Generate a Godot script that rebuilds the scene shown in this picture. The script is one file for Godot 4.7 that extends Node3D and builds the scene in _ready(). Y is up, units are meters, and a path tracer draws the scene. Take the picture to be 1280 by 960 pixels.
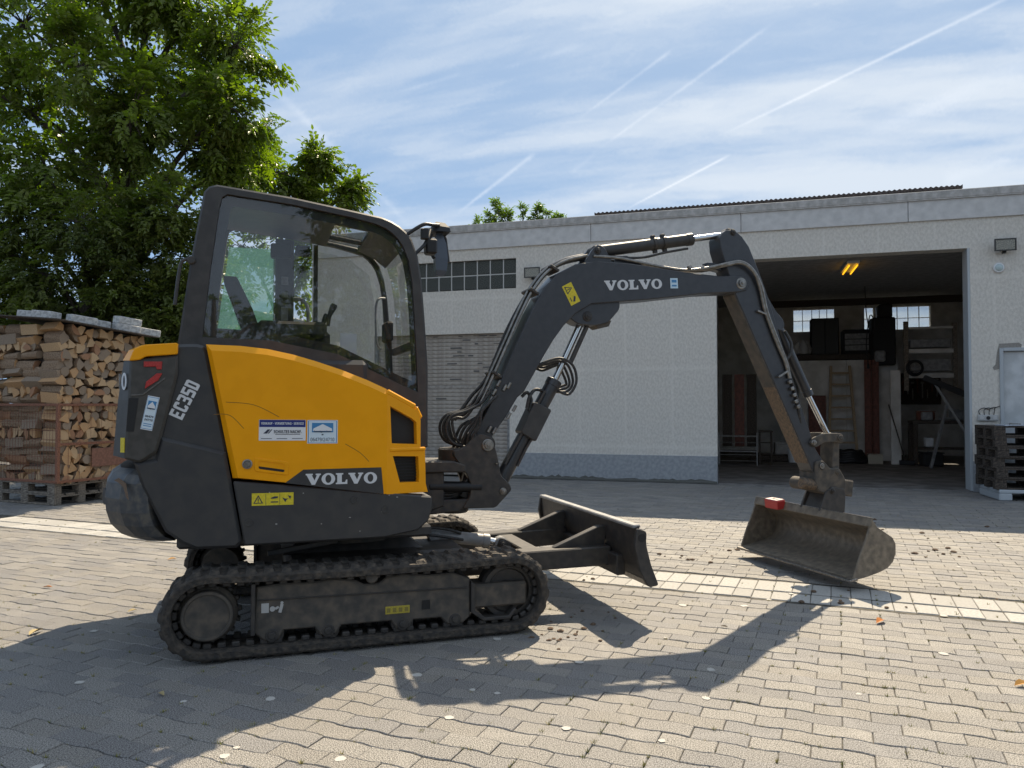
extends Node3D

# ---------------------------------------------------------------- mesh builder
class MB:
	var v := PackedVector3Array()
	var n := PackedVector3Array()
	var T := Transform3D.IDENTITY

	func tri(a: Vector3, b: Vector3, c: Vector3, na: Vector3, nb: Vector3, nc: Vector3) -> void:
		var A := T * a
		var B := T * b
		var C := T * c
		var NA := (T.basis * na).normalized()
		var NB := (T.basis * nb).normalized()
		var NC := (T.basis * nc).normalized()
		if (B - A).cross(C - A).dot(NA + NB + NC) > 0.0:
			v.append_array([A, C, B])
			n.append_array([NA, NC, NB])
		else:
			v.append_array([A, B, C])
			n.append_array([NA, NB, NC])

	func face(p: Array, hint: Vector3) -> void:
		var nr := Vector3.ZERO
		for i in range(1, p.size() - 1):
			nr += (p[i] - p[0]).cross(p[i + 1] - p[0])
		if nr.length() < 1e-12:
			return
		nr = nr.normalized()
		if nr.dot(hint) < 0.0:
			nr = -nr
		for i in range(1, p.size() - 1):
			tri(p[0], p[i], p[i + 1], nr, nr, nr)

	func quadn(a: Vector3, b: Vector3, c: Vector3, d: Vector3, na: Vector3, nb: Vector3, nc: Vector3, nd: Vector3) -> void:
		tri(a, b, c, na, nb, nc)
		tri(a, c, d, na, nc, nd)

	func box(c: Vector3, s: Vector3, bev := 0.0, B := Basis.IDENTITY) -> void:
		var old := T
		T = T * Transform3D(B, c)
		var h := s * 0.5
		bev = minf(bev, minf(h.x, minf(h.y, h.z)) * 0.9)
		for ax in 3:
			var a1 := (ax + 1) % 3
			var a2 := (ax + 2) % 3
			for sg in [-1.0, 1.0]:
				var q := []
				for k in [[-1, -1], [1, -1], [1, 1], [-1, 1]]:
					var p := Vector3.ZERO
					p[ax] = sg * h[ax]
					p[a1] = k[0] * (h[a1] - bev)
					p[a2] = k[1] * (h[a2] - bev)
					q.append(p)
				var nr := Vector3.ZERO
				nr[ax] = sg
				face(q, nr)
				if bev > 0.0:
					for sg2 in [-1.0, 1.0]:
						var e := []
						for t in [-1.0, 1.0]:
							var p := Vector3.ZERO
							p[ax] = sg * h[ax]
							p[a1] = sg2 * (h[a1] - bev)
							p[a2] = t * (h[a2] - bev)
							e.append(p)
						for t in [1.0, -1.0]:
							var p := Vector3.ZERO
							p[ax] = sg * (h[ax] - bev)
							p[a1] = sg2 * h[a1]
							p[a2] = t * (h[a2] - bev)
							e.append(p)
						var hn := Vector3.ZERO
						hn[ax] = sg
						hn[a1] = sg2
						face(e, hn)
		if bev > 0.0:
			for sx in [-1.0, 1.0]:
				for sy in [-1.0, 1.0]:
					for sz in [-1.0, 1.0]:
						face([Vector3(sx * h.x, sy * (h.y - bev), sz * (h.z - bev)), Vector3(sx * (h.x - bev), sy * h.y, sz * (h.z - bev)), Vector3(sx * (h.x - bev), sy * (h.y - bev), sz * h.z)], Vector3(sx, sy, sz))
		T = old

	func bar(a: Vector3, b: Vector3, w: float, h: float, bev := 0.0, up := Vector3.UP) -> void:
		var x := (b - a).normalized()
		if absf(x.dot(up)) > 0.98:
			up = Vector3.RIGHT
		var z := x.cross(up).normalized()
		var y := z.cross(x).normalized()
		box((a + b) * 0.5, Vector3(a.distance_to(b), h, w), bev, Basis(x, y, z))

	static func ccw(p: PackedVector2Array) -> PackedVector2Array:
		var a := 0.0
		for i in p.size():
			a += p[i].cross(p[(i + 1) % p.size()])
		if a < 0.0:
			p = p.duplicate()
			p.reverse()
		return p

	static func inset(p: PackedVector2Array, b: float) -> PackedVector2Array:
		var o := PackedVector2Array()
		var k := p.size()
		for i in k:
			var e1 := (p[i] - p[(i + k - 1) % k]).normalized()
			var e2 := (p[(i + 1) % k] - p[i]).normalized()
			var n1 := Vector2(e1.y, -e1.x)
			var n2 := Vector2(e2.y, -e2.x)
			o.append(p[i] - (n1 + n2) / maxf(1.0 + n1.dot(n2), 0.4) * b)
		return o

	func _norms(p: PackedVector2Array, i: int) -> Array:
		var k := p.size()
		var e0 := (p[i] - p[(i + k - 1) % k]).normalized()
		var e1 := (p[(i + 1) % k] - p[i]).normalized()
		var e2 := (p[(i + 2) % k] - p[(i + 1) % k]).normalized()
		var m := e1
		var q := e1
		if e0.dot(e1) > 0.8:
			m = (e0 + e1).normalized()
		if e2.dot(e1) > 0.8:
			q = (e2 + e1).normalized()
		return [Vector3(m.y, -m.x, 0), Vector3(q.y, -q.x, 0)]

	func cap(p: PackedVector2Array, z: float, sg: float) -> void:
		var big := PackedVector2Array()   # the triangulator drops ears below a fixed size
		for q in p:
			big.append(q * 1000.0)
		var t := Geometry2D.triangulate_polygon(big)
		var nr := Vector3(0, 0, sg)
		if t.is_empty():   # an inset corner that crossed itself: fan from the middle instead
			var c := Vector2.ZERO
			for q in p:
				c += q / p.size()
			for i in p.size():
				var j := (i + 1) % p.size()
				tri(Vector3(c.x, c.y, z), Vector3(p[i].x, p[i].y, z), Vector3(p[j].x, p[j].y, z), nr, nr, nr)
		for i in range(0, t.size(), 3):
			tri(Vector3(p[t[i]].x, p[t[i]].y, z), Vector3(p[t[i + 1]].x, p[t[i + 1]].y, z), Vector3(p[t[i + 2]].x, p[t[i + 2]].y, z), nr, nr, nr)

	func prism(poly: PackedVector2Array, z0: float, z1: float, bev := 0.0, back := true, front := true) -> void:
		var p := ccw(poly)
		var ip := inset(p, bev) if bev > 0.0 else p
		while bev > .002 and Geometry2D.triangulate_polygon(ip).is_empty():
			bev *= .6
			ip = inset(p, bev)
		var k := p.size()
		if front:
			cap(ip, z1, 1.0)
		if back:
			cap(ip, z0, -1.0)
		var b0 := bev if back else 0.0
		var b1 := bev if front else 0.0
		for i in k:
			var j := (i + 1) % k
			var nn := _norms(p, i)
			quadn(Vector3(p[i].x, p[i].y, z0 + b0), Vector3(p[j].x, p[j].y, z0 + b0), Vector3(p[j].x, p[j].y, z1 - b1), Vector3(p[i].x, p[i].y, z1 - b1), nn[0], nn[1], nn[1], nn[0])
			if b1 > 0.0:
				var f := Vector3(0, 0, 1)
				quadn(Vector3(p[i].x, p[i].y, z1 - b1), Vector3(p[j].x, p[j].y, z1 - b1), Vector3(ip[j].x, ip[j].y, z1), Vector3(ip[i].x, ip[i].y, z1), nn[0] + f, nn[1] + f, nn[1] + f, nn[0] + f)
			if b0 > 0.0:
				var f := Vector3(0, 0, -1)
				quadn(Vector3(p[i].x, p[i].y, z0 + b0), Vector3(p[j].x, p[j].y, z0 + b0), Vector3(ip[j].x, ip[j].y, z0), Vector3(ip[i].x, ip[i].y, z0), nn[0] + f, nn[1] + f, nn[1] + f, nn[0] + f)

	func ring(O: PackedVector2Array, I: PackedVector2Array, z0: float, z1: float, bev := 0.0) -> void:
		var k := O.size()
		var a := 0.0
		for i in k:
			a += O[i].cross(O[(i + 1) % k])
		if a < 0.0:
			O = O.duplicate()
			I = I.duplicate()
			O.reverse()
			I.reverse()
		var P := inset(O, bev) if bev > 0.0 else O
		for i in k:
			var j := (i + 1) % k
			var no := _norms(O, i)
			var ni := _norms(I, i)
			for s in [[z1, 1.0, z1 - bev], [z0, -1.0, z0 + bev]]:
				var f := Vector3(0, 0, s[1])
				quadn(Vector3(P[i].x, P[i].y, s[0]), Vector3(P[j].x, P[j].y, s[0]), Vector3(I[j].x, I[j].y, s[0]), Vector3(I[i].x, I[i].y, s[0]), f, f, f, f)
				if bev > 0.0:
					quadn(Vector3(P[i].x, P[i].y, s[0]), Vector3(P[j].x, P[j].y, s[0]), Vector3(O[j].x, O[j].y, s[2]), Vector3(O[i].x, O[i].y, s[2]), f + no[0], f + no[1], f + no[1], f + no[0])
			quadn(Vector3(O[i].x, O[i].y, z0 + bev), Vector3(O[j].x, O[j].y, z0 + bev), Vector3(O[j].x, O[j].y, z1 - bev), Vector3(O[i].x, O[i].y, z1 - bev), no[0], no[1], no[1], no[0])
			quadn(Vector3(I[i].x, I[i].y, z0), Vector3(I[j].x, I[j].y, z0), Vector3(I[j].x, I[j].y, z1), Vector3(I[i].x, I[i].y, z1), -ni[0], -ni[1], -ni[1], -ni[0])

	func lathe(o: Vector3, d: Vector3, prof: Array, sides := 16) -> void:
		d = d.normalized()
		var x := d.cross(Vector3.UP if absf(d.y) < 0.9 else Vector3.RIGHT).normalized()
		var y := d.cross(x)
		for k in prof.size() - 1:
			var t0: float = prof[k][0]
			var r0: float = prof[k][1]
			var t1: float = prof[k + 1][0]
			var r1: float = prof[k + 1][1]
			var sl := Vector2(t1 - t0, r1 - r0)
			if sl.length() < 1e-7:
				continue
			sl = sl.normalized()
			for i in sides:
				var a := TAU * i / sides
				var b := TAU * (i + 1) / sides
				var ca := x * cos(a) + y * sin(a)
				var cb := x * cos(b) + y * sin(b)
				var na := ca * sl.x - d * sl.y
				var nb := cb * sl.x - d * sl.y
				if r0 < 1e-6:
					tri(o + d * t0, o + d * t1 + ca * r1, o + d * t1 + cb * r1, (na + nb) * 0.5, na, nb)
				elif r1 < 1e-6:
					tri(o + d * t0 + ca * r0, o + d * t0 + cb * r0, o + d * t1, na, nb, (na + nb) * 0.5)
				else:
					quadn(o + d * t0 + ca * r0, o + d * t0 + cb * r0, o + d * t1 + cb * r1, o + d * t1 + ca * r1, na, nb, nb, na)

	func cyl(a: Vector3, b: Vector3, r: float, sides := 16, bev := 0.0) -> void:
		var L := a.distance_to(b)
		lathe(a, b - a, [[0, 0], [0, r - bev], [bev, r], [L - bev, r], [L, r - bev], [L, 0]], sides)

	func tube(p: Array, r: Variant, sides := 8) -> void:
		var k := p.size()
		var d0: Vector3 = (p[1] - p[0]).normalized()
		var x := d0.cross(Vector3.UP if absf(d0.y) < 0.9 else Vector3.RIGHT).normalized()
		var rings := []
		var norms := []
		for i in k:
			var d: Vector3 = (p[mini(i + 1, k - 1)] - p[maxi(i - 1, 0)]).normalized()
			x = (x - d * x.dot(d)).normalized()
			var y := d.cross(x)
			var R: float = r if r is float else r[i]
			var q := []
			var m := []
			for s in sides:
				var c := x * cos(TAU * s / sides) + y * sin(TAU * s / sides)
				q.append(p[i] + c * R)
				m.append(c)
			rings.append(q)
			norms.append(m)
		for i in k - 1:
			for s in sides:
				var t := (s + 1) % sides
				quadn(rings[i][s], rings[i][t], rings[i + 1][t], rings[i + 1][s], norms[i][s], norms[i][t], norms[i + 1][t], norms[i + 1][s])
		face(rings[0], -d0)
		face(rings[k - 1], p[k - 1] - p[k - 2])

	func loft(rings: Array, caps := true, smooth_u := true) -> void:
		var cen := []
		for r in rings:
			var c := Vector3.ZERO
			for q in r:
				c += q
			cen.append(c / r.size())
		for i in rings.size() - 1:
			var A: Array = rings[i]
			var B: Array = rings[i + 1]
			var k := A.size()
			for j in k:
				var t := (j + 1) % k
				face([A[j], A[t], B[t], B[j]], (A[j] + A[t] + B[j] + B[t]) * 0.25 - (cen[i] + cen[i + 1]) * 0.5)
		if caps:
			face(rings[0], cen[0] - cen[1])
			face(rings[-1], cen[-1] - cen[-2])

	func mesh() -> ArrayMesh:
		var m := ArrayMesh.new()
		var a := []
		a.resize(Mesh.ARRAY_MAX)
		a[Mesh.ARRAY_VERTEX] = v
		a[Mesh.ARRAY_NORMAL] = n
		m.add_surface_from_arrays(Mesh.PRIMITIVE_TRIANGLES, a)
		return m

# ---------------------------------------------------------------- scene helpers
var M := {}
var rng := RandomNumberGenerator.new()
var used := {}

func numbered(called: String) -> String:
	var k: int = used.get(called, 0)
	used[called] = k + 1
	return called if k == 0 else "%s_%03d" % [called, k]

func tag(o: Node, label := "", category := "", group := "", kind := "") -> Node:
	if label: o.set_meta("label", label)
	if category: o.set_meta("category", category)
	if group: o.set_meta("group", group)
	if kind: o.set_meta("kind", kind)
	return o

func thing(called: String, label: String, category: String, T := Transform3D.IDENTITY, group := "") -> Node3D:
	var o := Node3D.new()
	o.name = numbered(called)
	o.transform = T
	add_child(o, true)
	tag(o, label, category, group)
	return o

func part(called: String, mb: Variant, m: Material, parent: Node, label := "") -> MeshInstance3D:
	var o := MeshInstance3D.new()
	o.name = called if parent != self else numbered(called)
	o.mesh = mb.mesh() if mb is MB else mb
	o.material_override = m
	parent.add_child(o, true)
	if label: o.set_meta("label", label)
	return o

func solo(called: String, mb: Variant, m: Material, T: Transform3D, label: String, category: String, group := "") -> MeshInstance3D:
	var o := part(called, mb, m, self)
	o.transform = T
	tag(o, label, category, group)
	return o

func at(x: float, y: float, z: float, deg := 0.0) -> Transform3D:
	return Transform3D(Basis(Vector3.UP, deg_to_rad(deg)), Vector3(x, y, z))

func pv(a: Array) -> PackedVector2Array:
	var o := PackedVector2Array()
	for i in range(0, a.size(), 2):
		o.append(Vector2(a[i], a[i + 1]))
	return o

func fillet(p: PackedVector2Array, r: float, seg := 3) -> PackedVector2Array:
	var o := PackedVector2Array()
	var k := p.size()
	for i in k:
		var a := p[(i + k - 1) % k] - p[i]
		var b := p[(i + 1) % k] - p[i]
		var q := minf(r, minf(a.length(), b.length()) * 0.45)
		var s := p[i] + a.normalized() * q
		var e := p[i] + b.normalized() * q
		for t in seg + 1:
			var f := float(t) / seg
			o.append(s.lerp(p[i], f).lerp(p[i].lerp(e, f), f))
	return o

func spline(p: Array, seg := 6) -> Array:
	var o := []
	for i in p.size() - 1:
		var a: Vector3 = p[maxi(i - 1, 0)]
		var b: Vector3 = p[i]
		var c: Vector3 = p[i + 1]
		var d: Vector3 = p[mini(i + 2, p.size() - 1)]
		for s in seg:
			o.append(b.cubic_interpolate(c, a, d, float(s) / seg))
	o.append(p[-1])
	return o

func ntex(freq: float, oct: int, cols: Array, sd := 1, size := 512, kind := FastNoiseLite.TYPE_SIMPLEX_SMOOTH, normal := false) -> NoiseTexture2D:
	var f := FastNoiseLite.new()
	f.noise_type = kind
	f.frequency = freq
	f.fractal_octaves = oct
	f.fractal_type = FastNoiseLite.FRACTAL_FBM if oct > 1 else FastNoiseLite.FRACTAL_NONE
	f.seed = sd
	var t := NoiseTexture2D.new()
	t.width = size
	t.height = size
	t.seamless = true
	t.noise = f
	if normal:
		t.as_normal_map = true
		t.bump_strength = 4.0
	elif cols.size():
		var g := Gradient.new()
		var off := PackedFloat32Array()
		var cc := PackedColorArray()
		for i in cols.size():
			off.append(cols[i][0])
			cc.append(cols[i][1])
		g.offsets = off
		g.colors = cc
		t.color_ramp = g
	return t

func lin(r: float, g: float, b: float) -> Color:
	return Color(r, g, b).linear_to_srgb()

# noise between two linear colours, laid out in metres
func mat(a: Color, b: Color, rough: float, scale := 2.0, freq := 0.02, oct := 5, sd := 1, metal := 0.0, mid := 0.5, spread := 0.22) -> StandardMaterial3D:
	var m := StandardMaterial3D.new()
	m.albedo_texture = ntex(freq, oct, [[clampf(mid - spread, 0, 1), a.linear_to_srgb()], [clampf(mid + spread, 0, 1), b.linear_to_srgb()]], sd)
	m.uv1_triplanar = true
	m.uv1_scale = Vector3.ONE * scale
	m.roughness = rough
	m.metallic = metal
	return m

func bump(m: StandardMaterial3D, freq: float, oct: int, cm: float, sd := 5, size := 512) -> StandardMaterial3D:
	m.heightmap_enabled = true
	m.heightmap_texture = ntex(freq, oct, [], sd, size)
	m.heightmap_scale = cm
	return m

func flat(c: Color, rough := 0.6, metal := 0.0) -> StandardMaterial3D:
	var m := StandardMaterial3D.new()
	m.albedo_color = c.linear_to_srgb()
	m.roughness = rough
	m.metallic = metal
	return m

func glass(c: Color, a: float) -> StandardMaterial3D:
	var m := StandardMaterial3D.new()
	m.transparency = BaseMaterial3D.TRANSPARENCY_ALPHA
	m.albedo_color = Color(c.r, c.g, c.b, a)
	m.roughness = 0.02
	m.metallic_specular = 0.6
	return m

func text(s: String, h: float, m: Material, parent: Node, T: Transform3D, called := "lettering", font := "Droid Sans", bold := true, width := 0.0) -> MeshInstance3D:
	var t := TextMesh.new()
	var f := SystemFont.new()
	f.font_names = PackedStringArray([font])
	f.font_weight = 700 if bold else 400
	t.font = f
	t.text = s
	t.font_size = 48
	t.pixel_size = h / 34.0
	t.depth = 0.002
	t.curve_step = 4.0
	var o := part(called, t, m, parent)
	o.transform = T
	if width > 0.0:
		o.transform.basis = o.transform.basis.scaled_local(Vector3(width / maxf(t.get_aabb().size.x, 0.001), 1, 1))
	return o

func palette() -> void:
	M.paint = mat(Color(.024, .025, .029), Color(.031, .032, .036), .38, 1.3, .02, 5, 3)
	M.paint.clearcoat_enabled = true
	M.paint.clearcoat = .25
	M.paint.clearcoat_roughness = .3
	M.body = mat(Color(.034, .034, .036), Color(.044, .043, .042), .46, 1.1, .015, 5, 4)
	M.lampgrey = mat(Color(.045, .042, .036), Color(.062, .057, .05), .55, 1.5, .02, 4, 5)
	M.cab = mat(Color(.036, .034, .033), Color(.050, .047, .044), .5, 1.0, .02, 5, 6)
	M.inner = flat(Color(.02, .02, .021), .75)
	M.yellow = mat(Color(.87, .352, .004), Color(.91, .372, .005), .34, .8, .012, 4, 7)
	M.yellow.clearcoat_enabled = true
	M.yellow.clearcoat = .12
	M.yellow.metallic_specular = .3
	M.yellow.clearcoat_roughness = .2
	M.black = flat(Color(.008, .008, .009), .5)
	M.grille = mat(Color(.006, .006, .006), Color(.03, .028, .026), .7, 60.0, .05, 1, 8)
	M.rubber = bump(mat(Color(.028, .025, .022), Color(.090, .071, .053), .85, 1.5, .025, 6, 9, 0.0, .56, .28), .05, 4, .5)
	M.steel = mat(Color(.036, .033, .031), Color(.066, .057, .048), .5, 1.2, .02, 6, 10, 0.1, .58, .3)
	M.dirty = mat(Color(.062, .056, .049), Color(.125, .102, .078), .8, 1.1, .018, 6, 11, 0.1, .52, .3)
	M.rustarm = mat(Color(.075, .058, .044), Color(.19, .125, .075), .7, 2.4, .03, 6, 12, 0.1, .5, .25)
	M.bucket = mat(Color(.12, .102, .08), Color(.235, .195, .145), .55, 1.3, .02, 6, 13, .2, .5, .32)
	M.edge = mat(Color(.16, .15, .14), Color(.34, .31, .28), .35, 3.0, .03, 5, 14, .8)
	M.chrome = flat(Color(.62, .62, .62), .18, 1.0)
	M.zinc = mat(Color(.20, .19, .175), Color(.32, .305, .28), .38, 2.0, .02, 4, 15, .8)
	M.hose = mat(Color(.012, .012, .013), Color(.05, .046, .04), .55, 3.0, .03, 4, 16)
	M.white = flat(Color(.72, .73, .74), .45)
	M.letter = flat(Color(.62, .63, .64), .4)
	M.navy = flat(Color(.012, .026, .17), .4)
	M.sky_blue = flat(Color(.05, .22, .45), .4)
	M.pale_blue = flat(Color(.55, .70, .80), .4)
	M.ink = flat(Color(.03, .035, .06), .5)
	M.sign_yellow = mat(Color(.62, .50, .02), Color(.72, .58, .03), .45, 4.0, .03, 4, 17)
	M.red = mat(Color(.36, .022, .02), Color(.46, .04, .035), .4, 6.0, .03, 3, 18)
	M.seat = mat(Color(.03, .03, .03), Color(.07, .066, .06), .9, 5.0, .05, 4, 19)
	M.plaster = bump(mat(Color(.68, .64, .57), Color(.87, .825, .75), .92, .8, .035, 7, 20, 0.0, .5, .42), .22, 4, 1.2, 21)
	M.plaster.uv1_scale = Vector3(1.25, .75, 1.25)
	M.ladder = mat(Color(.30, .22, .14), Color(.46, .35, .23), .8, 3.0, .03, 4, 39)
	M.logbark = bump(mat(Color(.19, .125, .08), Color(.37, .27, .18), .95, 2.5, .03, 6, 36), .05, 5, .8)
	M.fascia = mat(Color(.50, .495, .485), Color(.64, .63, .615), .6, .5, .02, 6, 22, 0.0, .5, .4)
	M.coping = mat(Color(.34, .33, .31), Color(.52, .50, .48), .75, .7, .02, 6, 23, 0.0, .5, .35)
	M.plinth = mat(Color(.25, .265, .28), Color(.36, .375, .39), .8, .8, .03, 6, 24, 0.0, .5, .4)
	M.roofing = mat(Color(.03, .025, .024), Color(.085, .07, .065), .85, 1.5, .03, 5, 25)
	M.slat = mat(Color(.30, .265, .225), Color(.40, .36, .315), .55, 1.0, .015, 5, 26)
	M.slat_dark = mat(Color(.25, .225, .20), Color(.36, .33, .295), .55, 1.1, .02, 5, 27)
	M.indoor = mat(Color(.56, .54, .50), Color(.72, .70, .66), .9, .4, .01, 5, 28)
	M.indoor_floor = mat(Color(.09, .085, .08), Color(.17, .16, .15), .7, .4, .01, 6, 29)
	M.frame_grey = flat(Color(.42, .45, .47), .5)
	M.door_grey = mat(Color(.46, .48, .49), Color(.58, .60, .61), .5, .5, .012, 5, 30)
	M.concrete = bump(mat(Color(.36, .36, .35), Color(.55, .55, .53), .9, 1.5, .02, 6, 31), .1, 4, .2)
	M.sand = mat(Color(.035, .032, .028), Color(.10, .09, .07), .95, 1.5, .03, 6, 32)
	M.wood_old = mat(Color(.10, .085, .07), Color(.30, .255, .20), .9, 2.0, .02, 6, 33)
	M.wood_old.uv1_scale = Vector3(1.2, 6, 6)
	M.wood_dark = mat(Color(.035, .028, .023), Color(.10, .078, .06), .85, 2.0, .03, 5, 34)
	M.rust = mat(Color(.14, .058, .034), Color(.30, .135, .08), .8, 3.0, .03, 5, 35)
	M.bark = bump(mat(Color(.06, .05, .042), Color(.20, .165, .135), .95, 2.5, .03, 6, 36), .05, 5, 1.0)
	M.redboard = mat(Color(.13, .045, .03), Color(.20, .07, .045), .6, 1.0, .02, 5, 37)
	M.metal_grey = mat(Color(.20, .20, .20), Color(.30, .30, .30), .5, 1.0, .02, 5, 38)

# ---------------------------------------------------------------- camera, sky, sun
const EYE := Vector3(0, 1.33, 0)
const TILT := 0.02598
var SUN_AZ := 0.34
var SUN_EL := 48.5

func look(px: float, py: float) -> Vector3:
	return (Basis(Vector3.RIGHT, TILT) * Vector3((px - 640.0) / 962.0, -(py - 480.0) / 962.0, -1.0)).normalized()

func camera_and_light() -> void:
	var cam := Camera3D.new()
	cam.name = "camera"
	cam.position = EYE
	cam.rotation.x = TILT
	cam.fov = 53.04
	cam.near = 0.05
	cam.far = 3000.0
	add_child(cam)
	cam.current = true
	var env := Environment.new()
	env.background_mode = Environment.BG_SKY
	env.sky = Sky.new()
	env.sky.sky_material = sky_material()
	env.tonemap_mode = Environment.TONE_MAPPER_LINEAR
	env.tonemap_exposure = 1.7
	env.background_energy_multiplier = 1.0
	env.sdfgi_enabled = true
	env.ssao_enabled = true
	env.ssil_enabled = true
	var we := WorldEnvironment.new()
	we.name = "world_environment"
	we.environment = env
	add_child(we)
	var sun := DirectionalLight3D.new()
	sun.name = "sun"
	sun.light_color = Color(1.0, 0.93, 0.815)
	sun.light_energy = 1.6
	sun.light_angular_distance = 0.5
	sun.shadow_enabled = true
	add_child(sun)
	var e := deg_to_rad(SUN_EL)
	sun.look_at_from_position(Vector3.ZERO, Vector3(-sin(SUN_AZ) * cos(e), -sin(e), cos(SUN_AZ) * cos(e)), Vector3.UP)

var sky_f := FastNoiseLite.new()
var sky_g := FastNoiseLite.new()
var sky_sun := Vector3.UP
var trails := []

func sky_color(d: Vector3, fine: bool) -> Color:
	var up := maxf(d.y, 0.0)
	var s := maxf(d.dot(sky_sun), 0.0)
	var front := 0.5 - 0.5 * d.z
	var c := Color(.150, .245, .40).lerp(Color(.225, .350, .525), pow(1.0 - up, 3.0))
	c = c.lerp(Color(.42, .47, .53), 0.45 * pow(s, 5.0))
	c = c.lerp(Color(1.1, 1.1, 1.05), 0.5 * pow(s, 40.0))
	var q := Vector2(d.x, d.z) / (up + 0.22)
	var l := q.rotated(-.30)
	var n := sky_f.get_noise_2d(l.x * 1.1, l.y * 4.2) * 0.5 + 0.5
	var n2 := sky_f.get_noise_2d(l.x * 0.35 + 7.0, l.y * 0.8 + 3.0) * 0.5 + 0.5
	var side := smoothstep(-.75, .75, d.x) if front > .5 else .5
	var cl := smoothstep(.36, .82, n * .62 + n2 * .42 + .16 * (side - .5) + .10 * s)
	cl = lerpf(cl, maxf(cl, .75), smoothstep(.40, .80, .5 + .5 * d.z))   # cloud cover added behind the camera to brighten the shaded wall
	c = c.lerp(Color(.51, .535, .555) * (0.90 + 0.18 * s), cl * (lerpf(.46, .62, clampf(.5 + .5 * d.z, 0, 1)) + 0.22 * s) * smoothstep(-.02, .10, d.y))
	if fine:
		for t in trails:
			var off: float = d.dot(t[2])
			if absf(off) < t[4] * 4.0:
				var pr: Vector3 = d - t[2] * off
				var al: float = t[0].signed_angle_to(pr, t[2]) / t[3]
				if al > -.05 and al < 1.05:
					var wob: float = sky_g.get_noise_2d(al * 9.0, t[4] * 900.0) * t[6]
					var rag: float = sky_g.get_noise_3d(d.x, d.y, d.z) * .5 + .5
					var wd: float = t[4] * (1.0 - .45 * al) * (1.0 + .5 * wob)
					var k: float = exp(-pow((off + t[4] * wob * .8) / wd, 2.0)) * t[5] * .85 * clampf(1.0 - t[6] * 1.5 * rag, 0, 1) * smoothstep(-.05, .10, al) * (1.0 - smoothstep(.7, 1.05, al))
					c = c.lerp(Color(.70, .715, .73), k)
	return c

func sky_material() -> PanoramaSkyMaterial:
	sky_f.noise_type = FastNoiseLite.TYPE_SIMPLEX_SMOOTH
	sky_f.fractal_octaves = 7
	sky_f.fractal_gain = .56
	sky_f.frequency = 0.9
	sky_f.seed = 11
	sky_f.domain_warp_enabled = true
	sky_f.domain_warp_amplitude = 0.45
	sky_f.domain_warp_frequency = 0.9
	sky_g.fractal_octaves = 3
	sky_g.frequency = 14.0
	sky_g.seed = 5
	var e := deg_to_rad(SUN_EL)
	sky_sun = Vector3(sin(SUN_AZ) * cos(e), sin(e), -cos(SUN_AZ) * cos(e))
	# vapour trails: start, end, half width in radians, strength, raggedness
	for t in [[1262, -4, 893, 173, .0016, .62, .35], [910, 195, 778, 264, .0010, .8, .1], [962, 32, 735, 196, .0019, .45, .7], [838, 64, 724, 148, .0018, .45, .6], [668, 192, 570, 268, .0024, .48, .6], [338, 105, 520, 290, .0050, .24, .7], [742, 53, 620, 88, .0032, .34, .9], [576, 92, 500, 115, .0022, .4, .8], [1290, 80, 1075, 172, .011, .30, .7], [1180, 225, 1290, 190, .008, .22, .7], [715, 215, 745, 192, .003, .16, .6]]:
		var a := look(t[0], t[1])
		var b := look(t[2], t[3])
		trails.append([a, b, a.cross(b).normalized(), a.angle_to(b), t[4], t[5], t[6]])
	var W := 1024
	var H := 512
	var img := Image.create(W, H, false, Image.FORMAT_RGBF)
	img.fill(Color(.16, .155, .14))
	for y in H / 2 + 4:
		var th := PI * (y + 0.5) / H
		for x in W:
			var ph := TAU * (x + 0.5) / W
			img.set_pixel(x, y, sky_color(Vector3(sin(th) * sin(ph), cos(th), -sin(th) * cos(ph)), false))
	img.resize(4096, 2048, Image.INTERPOLATE_CUBIC)
	W = 4096
	H = 2048
	for y in range(590, 1024):   # finer drawing of the cirrus and the trails in the southern quarter
		var th := PI * (y + 0.5) / H
		for k in range(-460, 461):
			var x := posmod(k, W)
			var ph := TAU * (x + 0.5) / W
			img.set_pixel(x, y, sky_color(Vector3(sin(th) * sin(ph), cos(th), -sin(th) * cos(ph)), true))
	var m := PanoramaSkyMaterial.new()
	m.panorama = ImageTexture.create_from_image(img)
	return m

# ---------------------------------------------------------------- yard
const STRIP0 := -6.16
const STRIP1 := -5.55
var yard := Transform3D(Basis(Vector3.UP, deg_to_rad(-23.0)), Vector3.ZERO)
var hall := Transform3D(Basis(Vector3.UP, deg_to_rad(-17.0)), Vector3(0, 0, -13.85))

func wave(x: float, w: float) -> float:
	var p := fposmod(x / w, 1.0)
	var a := 0.010
	if p < .30: return 0.0
	if p < .48: return a * (p - .30) / .18
	if p < .80: return a
	return a * (1.0 - (p - .80) / .20)

func paver_mesh(odd: bool, w: float, h: float) -> ArrayMesh:
	var x0 := w * 0.5 if odd else 0.0
	var xs := [x0]
	for k in 3:
		for b in [0.0, .30, .48, .80]:
			var x: float = (k + b) * w
			if x > x0 + .015 and x < x0 + w - .015:
				xs.append(x)
	xs.append(x0 + w)
	var p := PackedVector2Array()
	for x in xs:
		p.append(Vector2(x - x0 - w * .5, wave(x, w) - h * .5))
	xs.reverse()
	for x in xs:
		p.append(Vector2(x - x0 - w * .5, wave(x, w) + h * .5))
	var mb := MB.new()
	mb.T = Transform3D(Basis(Vector3.RIGHT, Vector3.BACK, Vector3.UP), Vector3.ZERO)
	mb.prism(MB.inset(MB.ccw(p), .0016), -.03, 0.0, .003, false)
	return mb.mesh()

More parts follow.
